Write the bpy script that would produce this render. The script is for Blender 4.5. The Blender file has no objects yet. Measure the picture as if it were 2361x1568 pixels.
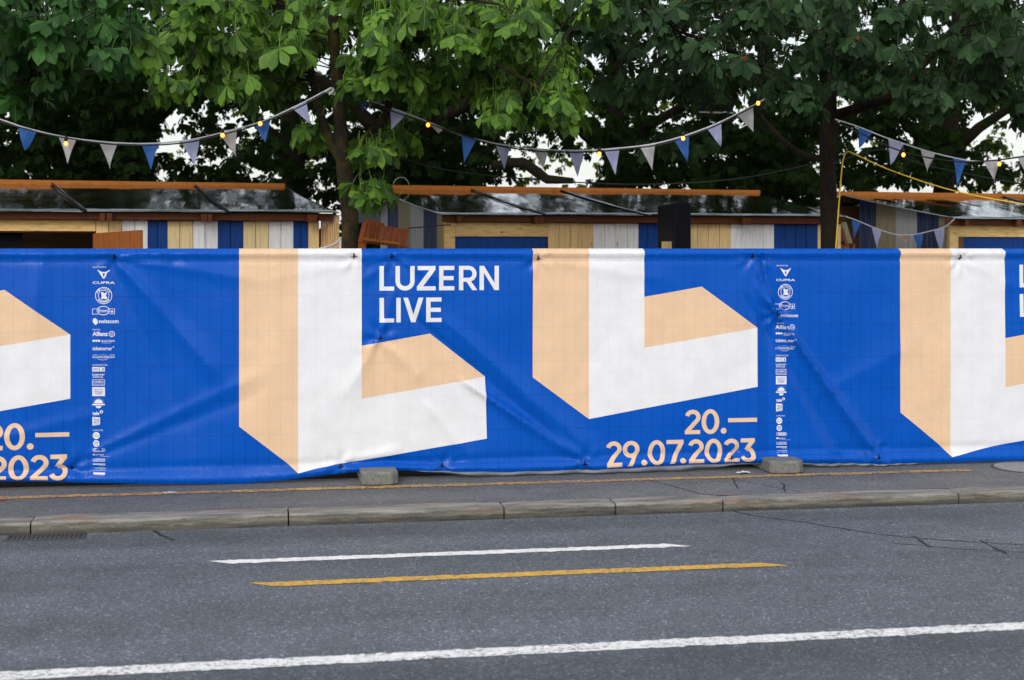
import bpy, math, random
import numpy as np
from mathutils import Vector, Matrix, geometry, noise as mnoise

random.seed(7)
rng = np.random.default_rng(7)
SC = bpy.context.scene
COL = SC.collection

# ------------------------------------------------------------------ camera, sky, sun, exposure
FPX, CX, HY, CAMH = 3279.0, 1180.5, 573.0, 2.1      # focal length and horizon in units of a 2361 wide picture
YAW = math.atan2(3279.0, 18800.0)
cs, sn = math.cos(YAW), math.sin(YAW)
RIGHT = np.array([cs, -sn, 0.0]); FWD = np.array([sn, cs, 0.0])
cd = bpy.data.cameras.new('camera'); cam = bpy.data.objects.new('camera', cd); COL.objects.link(cam)
cam.location = (0, 0, CAMH); cam.rotation_euler = (math.pi / 2, 0, -YAW)
cd.sensor_width = 36; cd.lens = 36 * FPX / 2361; cd.shift_y = -(784 - HY) / 2361
cd.clip_start = 0.1; cd.clip_end = 4000
cd.dof.use_dof = True; cd.dof.focus_distance = 13.4; cd.dof.aperture_fstop = 2.4
SC.camera = cam

SUN_EL, SUN_AZ = math.radians(31), math.radians(205)     # azimuth from +Y, clockwise: behind the camera
wd = bpy.data.worlds.new('World'); SC.world = wd; wd.use_nodes = True
wn = wd.node_tree.nodes; wn.clear()
sky = wn.new('ShaderNodeTexSky'); sky.sky_type = 'NISHITA'; sky.sun_disc = False
sky.sun_elevation = SUN_EL; sky.sun_rotation = SUN_AZ; sky.air_density = 1.0; sky.dust_density = 3.0; sky.ozone_density = 1.0
bg = wn.new('ShaderNodeBackground'); bg.inputs['Strength'].default_value = 0.13
wo = wn.new('ShaderNodeOutputWorld')
hz = wn.new('ShaderNodeMix'); hz.data_type = 'RGBA'; hz.inputs[0].default_value = 0.6     # thin even cloud over the blue
hz.inputs[7].default_value = (6.8, 6.7, 6.45, 1.0)
wd.node_tree.links.new(sky.outputs[0], hz.inputs[6]); wd.node_tree.links.new(hz.outputs[2], bg.inputs[0]); wd.node_tree.links.new(bg.outputs[0], wo.inputs[0])
sl = bpy.data.lights.new('sun', 'SUN'); sl.energy = 1.1; sl.angle = math.radians(26); sl.color = (0.95, 0.98, 1.0)
so = bpy.data.objects.new('sun', sl); COL.objects.link(so)
sdir = Vector((math.sin(SUN_AZ) * math.cos(SUN_EL), math.cos(SUN_AZ) * math.cos(SUN_EL), math.sin(SUN_EL)))
so.rotation_euler = sdir.to_track_quat('Z', 'Y').to_euler(); so.location = (0, -10, 30)
SC.view_settings.view_transform = 'Standard'; SC.view_settings.look = 'None'
SC.view_settings.gamma = 1.0; SC.view_settings.use_curve_mapping = False
SC.view_settings.exposure = 0.42

# ------------------------------------------------------------------ survey helpers: a sight line met with a known plane
def ray(x, y):
    return FWD + (x - CX) / FPX * RIGHT + np.array([0, 0, -(y - HY) / FPX])
EYE = np.array([0, 0, CAMH])
def at(x, y, d): return EYE + ray(x, y) * d
def onY(x, y, Y):
    r = ray(x, y); return EYE + r * (Y / r[1])
def onZ(x, y, z):
    r = ray(x, y); return EYE + r * ((z - CAMH) / r[2])
def to_px(P):
    q = np.asarray(P) - EYE
    d = q @ FWD
    return CX + FPX * (q @ RIGHT) / d, HY - FPX * q[..., 2] / d, d

# ------------------------------------------------------------------ materials
def new_mat(name):
    m = bpy.data.materials.new(name); m.use_nodes = True
    nt = m.node_tree; b = nt.nodes['Principled BSDF']
    return m, nt, b
def nd(nt, t, **kw):
    n = nt.nodes.new(t)
    for k, v in kw.items():
        if k.startswith('i_'):
            n.inputs[k[2:].replace('_', ' ')].default_value = v
        else: setattr(n, k, v)
    return n
def lk(nt, a, b): nt.links.new(a, b)
def coords(nt, scale=(1, 1, 1), kind='Object'):
    tc = nd(nt, 'ShaderNodeTexCoord'); mp = nd(nt, 'ShaderNodeMapping'); mp.inputs['Scale'].default_value = scale
    lk(nt, tc.outputs[kind], mp.inputs['Vector']); return mp.outputs['Vector']
def noise_n(nt, vec, scale, detail=4, rough=0.55):
    n = nd(nt, 'ShaderNodeTexNoise'); n.inputs['Scale'].default_value = scale
    n.inputs['Detail'].default_value = detail; n.inputs['Roughness'].default_value = rough
    if vec is not None: lk(nt, vec, n.inputs['Vector'])
    return n.outputs['Fac']
def ramp(nt, fac, stops):
    r = nd(nt, 'ShaderNodeValToRGB'); e = r.color_ramp.elements
    while len(e) < len(stops): e.new(0.5)
    for el, (p, c) in zip(e, stops):
        el.position = p; el.color = (c[0], c[1], c[2], 1) if hasattr(c, '__len__') else (c, c, c, 1)
    lk(nt, fac, r.inputs['Fac']); return r.outputs['Color']
def mix(nt, fac, a, b, mode='MIX'):
    n = nd(nt, 'ShaderNodeMix', data_type='RGBA', blend_type=mode)
    for sock, v in ((n.inputs[0], fac), (n.inputs[6], a), (n.inputs[7], b)):
        if hasattr(v, 'is_output'): lk(nt, v, sock)
        elif hasattr(v, '__len__'): sock.default_value = (v[0], v[1], v[2], 1)
        else: sock.default_value = v
    return n.outputs[2]
def math_n(nt, op, a, b=0.0, c=None):
    n = nd(nt, 'ShaderNodeMath', operation=op)
    for i, v in enumerate((a, b) if c is None else (a, b, c)):
        if hasattr(v, 'is_output'): lk(nt, v, n.inputs[i])
        else: n.inputs[i].default_value = v
    return n.outputs[0]
def bump(nt, b, height, strength=0.4, dist=0.01):
    n = nd(nt, 'ShaderNodeBump'); n.inputs['Strength'].default_value = strength; n.inputs['Distance'].default_value = dist
    lk(nt, height, n.inputs['Height']); lk(nt, n.outputs['Normal'], b.inputs['Normal']); return n
def rough(b, r, spec=0.5): b.inputs['Roughness'].default_value = r; b.inputs['Specular IOR Level'].default_value = spec

def asphalt_color(nt, lo, hi, speck, gutter=False):
    v = coords(nt)
    fine = noise_n(nt, v, 120, 5, 0.75)
    base = ramp(nt, fine, [(0.32, lo), (0.68, hi)])
    cell = nd(nt, 'ShaderNodeTexVoronoi'); cell.inputs['Scale'].default_value = 82; lk(nt, v, cell.inputs['Vector'])
    rnd = nd(nt, 'ShaderNodeSeparateColor'); lk(nt, cell.outputs['Color'], rnd.inputs[0])
    stone = ramp(nt, rnd.outputs[0], [(0.0, 0.42), (0.75, 1.02), (0.93, 1.25), (1.0, speck)])
    c = mix(nt, 0.75, base, stone, 'MULTIPLY')
    track = noise_n(nt, coords(nt, (0.10, 0.9, 1)), 1.3, 4, 0.6)
    c = mix(nt, 1.0, c, ramp(nt, track, [(0.3, 0.72), (0.7, 1.18)]), 'MULTIPLY')
    blot = noise_n(nt, coords(nt, (1, 1, 1)), 2.2, 6, 0.7)
    c = mix(nt, 1.0, c, ramp(nt, blot, [(0.28, 0.80), (0.72, 1.14)]), 'MULTIPLY')
    if gutter:                          # grime along the kerb, and the older, darker surfacing of the near lane
        tc = nd(nt, 'ShaderNodeTexCoord'); sp_ = nd(nt, 'ShaderNodeSeparateXYZ'); lk(nt, tc.outputs['Object'], sp_.inputs[0])
        wob = noise_n(nt, coords(nt, (0.5, 1, 1)), 1.5, 4, 0.6)
        y = math_n(nt, 'ADD', sp_.outputs[1], math_n(nt, 'MULTIPLY', wob, 0.35))
        yn = math_n(nt, 'DIVIDE', y, 12.0)
        c = mix(nt, 1.0, c, ramp(nt, yn, [(0.630, 0.74), (0.650, 1.0), (0.900, 1.0), (0.925, 0.70), (0.950, 0.78), (0.962, 1.15)]), 'MULTIPLY')
    return c, fine, cell.outputs['Distance']
def asphalt(name, lo, hi, speck=2.6, gutter=False):
    m, nt, b = new_mat(name)
    c, fine, dist = asphalt_color(nt, lo, hi, speck, gutter)
    lk(nt, c, b.inputs['Base Color']); rough(b, 0.78, 0.45)
    h = math_n(nt, 'ADD', fine, dist)
    bump(nt, b, h, 0.55, 0.006); return m
M = {}
M['road'] = asphalt('road_asphalt', (0.044, 0.053, 0.065), (0.215, 0.243, 0.287), 2.9, True)
M['pavement'] = asphalt('pavement_asphalt', (0.070, 0.073, 0.078), (0.205, 0.210, 0.220), 1.9)
def paint(name, col, cover, under):
    m, nt, b = new_mat(name)
    c, fine, dist = asphalt_color(nt, *under)
    worn = noise_n(nt, coords(nt, (0.7, 1, 1)), 46, 5, 0.8)
    big = noise_n(nt, coords(nt, (0.6, 2, 1)), 6, 3, 0.6)
    w = math_n(nt, 'ADD', math_n(nt, 'MULTIPLY', worn, 0.8), math_n(nt, 'MULTIPLY', big, 0.2))
    k = ramp(nt, w, [(cover - 0.03, 0.0), (cover + 0.03, 1.0)])
    pc = mix(nt, 1.0, col, ramp(nt, noise_n(nt, coords(nt), 14, 4), [(0.3, 0.82), (0.7, 1.05)]), 'MULTIPLY')
    lk(nt, mix(nt, k, c, pc), b.inputs['Base Color']); rough(b, 0.7, 0.4)
    bump(nt, b, math_n(nt, 'ADD', fine, dist), 0.4, 0.005); return m
RD = ((0.044, 0.053, 0.065), (0.215, 0.243, 0.287), 2.6); PV = ((0.070, 0.073, 0.078), (0.205, 0.210, 0.220), 1.9)
M['white_paint'] = paint('white_road_paint', (0.86, 0.86, 0.87), 0.448, RD)
M['white_paint_fresh'] = paint('white_road_paint_fresh', (0.86, 0.86, 0.88), 0.41, RD)
M['yellow_paint'] = paint('yellow_road_paint', (0.72, 0.42, 0.06), 0.45, RD)
M['yellow_worn'] = paint('yellow_pavement_paint', (0.66, 0.36, 0.06), 0.508, PV)

def plain(name, col, r=0.6, spec=0.5, var=0.12, scale=20, bumps=0.15, metallic=0.0, stretch=(1, 1, 1)):
    m, nt, b = new_mat(name)
    n = noise_n(nt, coords(nt, stretch), scale, 5, 0.65)
    c = mix(nt, 1.0, col, ramp(nt, n, [(0.3, 1 - var), (0.7, 1 + var)]), 'MULTIPLY')
    lk(nt, c, b.inputs['Base Color']); rough(b, r, spec); b.inputs['Metallic'].default_value = metallic
    if bumps: bump(nt, b, n, bumps, 0.004)
    return m
def granite():
    m, nt, b = new_mat('kerb_granite')
    v = coords(nt, (0.7, 5, 9))
    n = noise_n(nt, v, 2.4, 7, 0.68)
    c = ramp(nt, n, [(0.25, (0.058, 0.057, 0.052)), (0.45, (0.13, 0.127, 0.115)), (0.6, (0.24, 0.232, 0.205)), (0.75, (0.12, 0.117, 0.106))])
    rust = ramp(nt, noise_n(nt, coords(nt, (1.0, 4, 8)), 1.7, 5, 0.65), [(0.56, 0.0), (0.68, 1.0)])
    c = mix(nt, math_n(nt, 'MULTIPLY', rust, 0.6), c, (0.22, 0.10, 0.035))
    sp = noise_n(nt, coords(nt), 110, 3, 0.7)
    c = mix(nt, 1.0, c, ramp(nt, sp, [(0.3, 0.75), (0.7, 1.2)]), 'MULTIPLY')
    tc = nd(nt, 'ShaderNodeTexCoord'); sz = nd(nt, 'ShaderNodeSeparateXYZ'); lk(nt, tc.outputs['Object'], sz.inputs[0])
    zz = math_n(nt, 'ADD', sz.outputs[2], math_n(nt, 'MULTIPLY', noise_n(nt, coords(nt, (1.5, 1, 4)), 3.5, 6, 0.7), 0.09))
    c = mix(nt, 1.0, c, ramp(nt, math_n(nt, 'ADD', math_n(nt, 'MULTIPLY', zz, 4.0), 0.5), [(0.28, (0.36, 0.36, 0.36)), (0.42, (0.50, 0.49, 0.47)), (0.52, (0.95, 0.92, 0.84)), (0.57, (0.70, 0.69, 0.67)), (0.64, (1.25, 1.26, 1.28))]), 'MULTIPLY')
    lk(nt, c, b.inputs['Base Color']); rough(b, 0.8, 0.4); bump(nt, b, math_n(nt, 'ADD', n, sp), 0.6, 0.010); return m
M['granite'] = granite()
M['concrete'] = plain('block_concrete', (0.155, 0.16, 0.15), 0.85, 0.3, 0.35, 30, 0.6)
M['patch'] = plain('manhole_concrete', (0.24, 0.24, 0.24), 0.85, 0.3, 0.25, 18, 0.4)
M['tar'] = plain('tar_seam', (0.018, 0.018, 0.02), 0.6, 0.4, 0.2, 40, 0.2)
M['iron'] = plain('cast_iron', (0.045, 0.045, 0.05), 0.6, 0.5, 0.3, 40, 0.3)
M['galv'] = plain('galvanised_steel', (0.55, 0.57, 0.58), 0.38, 0.5, 0.15, 14, 0.1, 1.0)
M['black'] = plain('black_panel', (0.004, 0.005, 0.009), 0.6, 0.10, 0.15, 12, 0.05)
M['tie'] = plain('black_plastic', (0.008, 0.008, 0.010), 0.6, 0.15, 0.1, 30, 0)
M['rope'] = plain('white_tape', (0.55, 0.57, 0.62), 0.8, 0.2, 0.15, 60, 0.1)
M['cable_black'] = plain('black_cable', (0.014, 0.015, 0.017), 0.5, 0.4, 0.1, 30, 0)
M['cable_yellow'] = plain('yellow_cable', (0.78, 0.50, 0.02), 0.45, 0.5, 0.1, 30, 0)
M['paper'] = plain('crumpled_paper', (0.5, 0.5, 0.52), 0.7, 0.3, 0.12, 60, 0.4)
M['steel_wire'] = plain('bare_wire', (0.35, 0.33, 0.3), 0.4, 0.5, 0.1, 30, 0, 0.8)
M['tent'] = plain('tent_fabric', (0.78, 0.78, 0.78), 0.7, 0.3, 0.06, 3, 0.05)
M['flap'] = plain('banner_back', (0.15, 0.165, 0.20), 0.45, 0.5, 0.15, 6, 0.2)

def wood(name, col, grain=(14, 14, 0.9), dark=0.55, knots=True, r=0.62, weather=None):
    m, nt, b = new_mat(name)
    oi = nd(nt, 'ShaderNodeObjectInfo')
    tc = nd(nt, 'ShaderNodeTexCoord'); off = nd(nt, 'ShaderNodeVectorMath', operation='ADD')
    sc_ = nd(nt, 'ShaderNodeVectorMath', operation='SCALE'); sc_.inputs[0].default_value = (17, 31, 13)
    lk(nt, oi.outputs['Random'], sc_.inputs['Scale'])
    lk(nt, tc.outputs['Object'], off.inputs[0]); lk(nt, sc_.outputs[0], off.inputs[1])
    mp = nd(nt, 'ShaderNodeMapping'); mp.inputs['Scale'].default_value = grain; lk(nt, off.outputs[0], mp.inputs['Vector'])
    g = noise_n(nt, mp.outputs[0], 3.2, 6, 0.65)
    c = mix(nt, 1.0, col, ramp(nt, g, [(0.28, dark), (0.5, 1.0), (0.75, 1.12)]), 'MULTIPLY')
    tone = math_n(nt, 'MULTIPLY_ADD', oi.outputs['Random'], 0.22, 0.88)
    c = mix(nt, 1.0, c, tone, 'MULTIPLY') if False else mix(nt, 1.0, c, ramp(nt, oi.outputs['Random'], [(0, 0.93), (1, 1.06)]), 'MULTIPLY')
    if knots:
        vo = nd(nt, 'ShaderNodeTexVoronoi'); vo.inputs['Scale'].default_value = 1.0
        m2 = nd(nt, 'ShaderNodeMapping'); m2.inputs['Scale'].default_value = tuple(5.0 if q > 5 else 3.0 for q in grain)
        lk(nt, off.outputs[0], m2.inputs['Vector']); lk(nt, m2.outputs[0], vo.inputs['Vector'])
        k = ramp(nt, vo.outputs['Distance'], [(0.04, 1.0), (0.085, 0.0)])
        c = mix(nt, math_n(nt, 'MULTIPLY', k, 0.6), c, (col[0] * 0.3, col[1] * 0.22, col[2] * 0.15))
    if weather is not None:
        w = ramp(nt, noise_n(nt, mp.outputs[0], 1.6, 6, 0.7), [(0.42, 0.0), (0.62, 1.0)])
        c = mix(nt, w, c, weather)
    lk(nt, c, b.inputs['Base Color']); rough(b, r, 0.2)
    bump(nt, b, g, 0.25, 0.004); return m
M['beige'] = wood('beige_painted_plank', (0.86, 0.62, 0.30), dark=0.7)
M['beige_pale'] = wood('pale_beige_plank', (0.88, 0.70, 0.38), dark=0.7)
M['white'] = wood('white_painted_plank', (0.90, 0.92, 0.96), dark=0.78)
M['blue'] = wood('blue_painted_plank', (0.004, 0.055, 0.28), dark=0.6, knots=False, r=0.5)
M['beam'] = wood('beige_beam', (0.90, 0.62, 0.26), (0.9, 14, 14))
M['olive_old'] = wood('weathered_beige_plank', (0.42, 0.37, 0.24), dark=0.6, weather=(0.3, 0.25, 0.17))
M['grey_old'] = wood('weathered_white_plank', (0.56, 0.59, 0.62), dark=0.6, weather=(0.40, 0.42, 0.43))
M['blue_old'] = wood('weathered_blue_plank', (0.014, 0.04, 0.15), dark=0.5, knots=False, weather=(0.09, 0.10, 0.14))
M['orange'] = wood('orange_stained_wood', (0.36, 0.118, 0.020), (0.9, 14, 14), dark=0.65)
M['brown'] = wood('brown_stained_wood', (0.125, 0.036, 0.011), (0.9, 14, 14), dark=0.5, knots=False, r=0.5)
M['table_wood'] = wood('red_brown_table_wood', (0.27, 0.068, 0.018), (10, 10, 0.9), dark=0.5, knots=False, r=0.5)
M['brown_v'] = wood('brown_stained_door', (0.30, 0.095, 0.022), (10, 10, 0.9), dark=0.5, knots=False, r=0.5)
M['slat_wood'] = wood('pine_slat', (0.80, 0.55, 0.28), dark=0.55)
M['interior'] = wood('dark_interior_wood', (0.16, 0.085, 0.04), (0.9, 14, 14), dark=0.6, knots=False)

def roof_metal():
    m, nt, b = new_mat('polished_roof_sheet')
    b.inputs['Metallic'].default_value = 1.0
    sc = noise_n(nt, coords(nt, (2, 2, 2)), 4, 6, 0.65)
    c = ramp(nt, sc, [(0.3, (0.46, 0.51, 0.56)), (0.7, (0.62, 0.67, 0.71))])
    lk(nt, c, b.inputs['Base Color'])
    lk(nt, ramp(nt, noise_n(nt, coords(nt, (1, 1, 1)), 3, 5, 0.6), [(0.3, 0.055), (0.7, 0.13)]), b.inputs['Roughness'])
    w = noise_n(nt, coords(nt, (1.5, 0.22, 0.22)), 2.2, 3, 0.55)
    bump(nt, b, w, 0.4, 0.025); return m
M['roof'] = roof_metal()

def banner_mat(name, col, wire=0.75, trans=0.10):
    m, nt, b = new_mat(name)
    tc = nd(nt, 'ShaderNodeTexCoord'); sep = nd(nt, 'ShaderNodeSeparateXYZ'); lk(nt, tc.outputs['UV'], sep.inputs[0])
    def line(sock, pitch, w):                      # a raised ridge where a fence wire presses through
        f = math_n(nt, 'FRACT', math_n(nt, 'DIVIDE', sock, pitch))
        d = math_n(nt, 'ABSOLUTE', math_n(nt, 'SUBTRACT', f, 0.5))
        return ramp(nt, d, [(0.0, 1.0), (w, 0.0)])
    h = math_n(nt, 'MAXIMUM', line(sep.outputs[0], 0.104, 0.045), line(sep.outputs[1], 0.31, 0.016))
    soft = noise_n(nt, coords(nt, (1, 1, 1), 'UV'), 3.0, 4, 0.6)
    hh = math_n(nt, 'ADD', math_n(nt, 'MULTIPLY', h, 0.10), math_n(nt, 'MULTIPLY', soft, 1.2))
    bump(nt, b, hh, 0.55, 0.010)
    dirt = noise_n(nt, coords(nt, (1, 1, 1), 'UV'), 5, 5, 0.65)
    c = mix(nt, 1.0, col, ramp(nt, dirt, [(0.3, 0.93), (0.7, 1.04)]), 'MULTIPLY')
    c = mix(nt, math_n(nt, 'MULTIPLY', h, wire), c, (col[0] * 0.45, col[1] * 0.5, col[2] * 0.62))   # the dark fence wire behind the thin fabric
    lk(nt, c, b.inputs['Base Color']); rough(b, 0.27, 0.19)
    tr = nd(nt, 'ShaderNodeBsdfTranslucent'); lk(nt, c, tr.inputs['Color'])
    mx = nd(nt, 'ShaderNodeMixShader'); mx.inputs[0].default_value = trans
    lk(nt, b.outputs[0], mx.inputs[1]); lk(nt, tr.outputs[0], mx.inputs[2])
    lk(nt, mx.outputs[0], nt.nodes['Material Output'].inputs['Surface'])
    return m
M['b_blue'] = banner_mat('banner_blue', (0.0004, 0.088, 0.50))
M['b_beige'] = banner_mat('banner_beige', (0.80, 0.565, 0.375), 0.20)
M['b_white'] = banner_mat('banner_white', (0.80, 0.81, 0.85), 0.09)

def cloth(name, col):
    m, nt, b = new_mat(name)
    n = noise_n(nt, coords(nt), 30, 4)
    c = mix(nt, 1.0, col, ramp(nt, n, [(0.3, 0.9), (0.7, 1.06)]), 'MULTIPLY')
    lk(nt, c, b.inputs['Base Color']); rough(b, 0.75, 0.2)
    tr = nd(nt, 'ShaderNodeBsdfTranslucent'); lk(nt, c, tr.inputs['Color'])
    mx = nd(nt, 'ShaderNodeMixShader'); mx.inputs[0].default_value = 0.3
    lk(nt, b.outputs[0], mx.inputs[1]); lk(nt, tr.outputs[0], mx.inputs[2])
    lk(nt, mx.outputs[0], nt.nodes['Material Output'].inputs['Surface'])
    return m
M['p_blue'] = cloth('pennant_blue', (0.05, 0.16, 0.50))
M['p_white'] = cloth('pennant_white', (0.52, 0.52, 0.55))
M['p_lilac'] = cloth('pennant_pale_blue', (0.42, 0.46, 0.70))
M['p_tan'] = cloth('pennant_tan', (0.42, 0.30, 0.24))

def bulb_mat():
    m, nt, b = new_mat('lit_bulb')
    b.inputs['Base Color'].default_value = (1, 0.5, 0.15, 1)
    b.inputs['Emission Color'].default_value = (1.0, 0.27, 0.025, 1); b.inputs['Emission Strength'].default_value = 3.5
    return m
M['bulb'] = bulb_mat()

def leaf_mat(name, base, light, trans, tcol, gloss=0.45, spec=0.22):
    m, nt, b = new_mat(name)
    geo = nd(nt, 'ShaderNodeNewGeometry'); oi = nd(nt, 'ShaderNodeObjectInfo')
    r = math_n(nt, 'FRACT', math_n(nt, 'ADD', geo.outputs['Random Per Island'], oi.outputs['Random']))
    c = mix(nt, math_n(nt, 'POWER', r, 1.7), base, light)
    tc = nd(nt, 'ShaderNodeTexCoord'); sep = nd(nt, 'ShaderNodeSeparateXYZ'); lk(nt, tc.outputs['UV'], sep.inputs[0])
    av = math_n(nt, 'ABSOLUTE', sep.outputs[1])
    ph = math_n(nt, 'SUBTRACT', math_n(nt, 'MULTIPLY', sep.outputs[0], 11.0), math_n(nt, 'MULTIPLY', av, 3.5))
    vein = ramp(nt, math_n(nt, 'ABSOLUTE', math_n(nt, 'SUBTRACT', math_n(nt, 'FRACT', ph), 0.5)), [(0.0, 1.0), (0.22, 0.0)])
    mid = ramp(nt, av, [(0.0, 1.0), (0.09, 0.0)])
    v = math_n(nt, 'MAXIMUM', math_n(nt, 'MULTIPLY', vein, 0.5), mid)
    c = mix(nt, math_n(nt, 'MULTIPLY', v, 0.5), c, (light[0] * 1.5, light[1] * 1.3, light[2] * 1.5))
    blot = noise_n(nt, coords(nt), 22, 4, 0.6)
    c = mix(nt, 1.0, c, ramp(nt, blot, [(0.3, 0.8), (0.7, 1.15)]), 'MULTIPLY')
    lk(nt, c, b.inputs['Base Color']); rough(b, gloss, spec)
    bump(nt, b, v, 0.9, 0.006)
    tr = nd(nt, 'ShaderNodeBsdfTranslucent')
    lk(nt, mix(nt, 1.0, c, tcol, 'MULTIPLY'), tr.inputs['Color'])
    mx = nd(nt, 'ShaderNodeMixShader'); mx.inputs[0].default_value = trans
    lk(nt, b.outputs[0], mx.inputs[1]); lk(nt, tr.outputs[0], mx.inputs[2])
    lk(nt, mx.outputs[0], nt.nodes['Material Output'].inputs['Surface'])
    return m
M['leaf_bright'] = leaf_mat('chestnut_leaf_green', (0.008, 0.046, 0.005), (0.185, 0.370, 0.046), 0.28, (1.65, 1.65, 0.5), 0.42, 0.34)
M['leaf_mid'] = leaf_mat('chestnut_leaf_mid', (0.007, 0.036, 0.007), (0.060, 0.170, 0.036), 0.24, (1.5, 1.7, 0.5))
M['leaf_dark'] = leaf_mat('chestnut_leaf_dark', (0.008, 0.028, 0.009), (0.052, 0.118, 0.044), 0.24, (2.2, 1.8, 0.4), 0.42, 0.18)
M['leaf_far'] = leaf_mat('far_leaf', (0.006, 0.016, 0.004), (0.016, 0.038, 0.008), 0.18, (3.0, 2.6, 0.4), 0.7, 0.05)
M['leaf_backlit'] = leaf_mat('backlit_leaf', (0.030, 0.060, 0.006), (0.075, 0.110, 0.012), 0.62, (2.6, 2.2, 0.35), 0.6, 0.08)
M['leaf_brown'] = leaf_mat('withered_leaf', (0.18, 0.05, 0.018), (0.26, 0.08, 0.025), 0.2, (1.5, 1.2, 0.8))
def bark(name, a, b_, moss):
    m, nt, b = new_mat(name)
    n = noise_n(nt, coords(nt, (5, 5, 1.6)), 5, 7, 0.7)
    c = ramp(nt, n, [(0.3, a), (0.7, b_)])
    k = ramp(nt, noise_n(nt, coords(nt), 3.5, 5, 0.65), [(0.48, 0.0), (0.66, 1.0)])
    c = mix(nt, math_n(nt, 'MULTIPLY', k, 0.75), c, moss)
    lk(nt, c, b.inputs['Base Color']); rough(b, 0.9, 0.2); bump(nt, b, n, 0.9, 0.03); return m
M['bark'] = bark('chestnut_bark', (0.008, 0.006, 0.004), (0.036, 0.027, 0.017), (0.075, 0.060, 0.008))
M['bark_dark'] = bark('dark_bark', (0.007, 0.005, 0.004), (0.030, 0.021, 0.015), (0.025, 0.022, 0.007))
M['twig'] = plain('twig_bark', (0.022, 0.017, 0.012), 0.85, 0.2, 0.25, 40, 0.2)
M['hill'] = plain('hazy_meadow', (0.46, 0.45, 0.38), 0.95, 0.1, 0.25, 0.03, 0)
M['ground'] = plain('gravel_ground', (0.30, 0.28, 0.25), 0.95, 0.2, 0.25, 6, 0.2)

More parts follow.
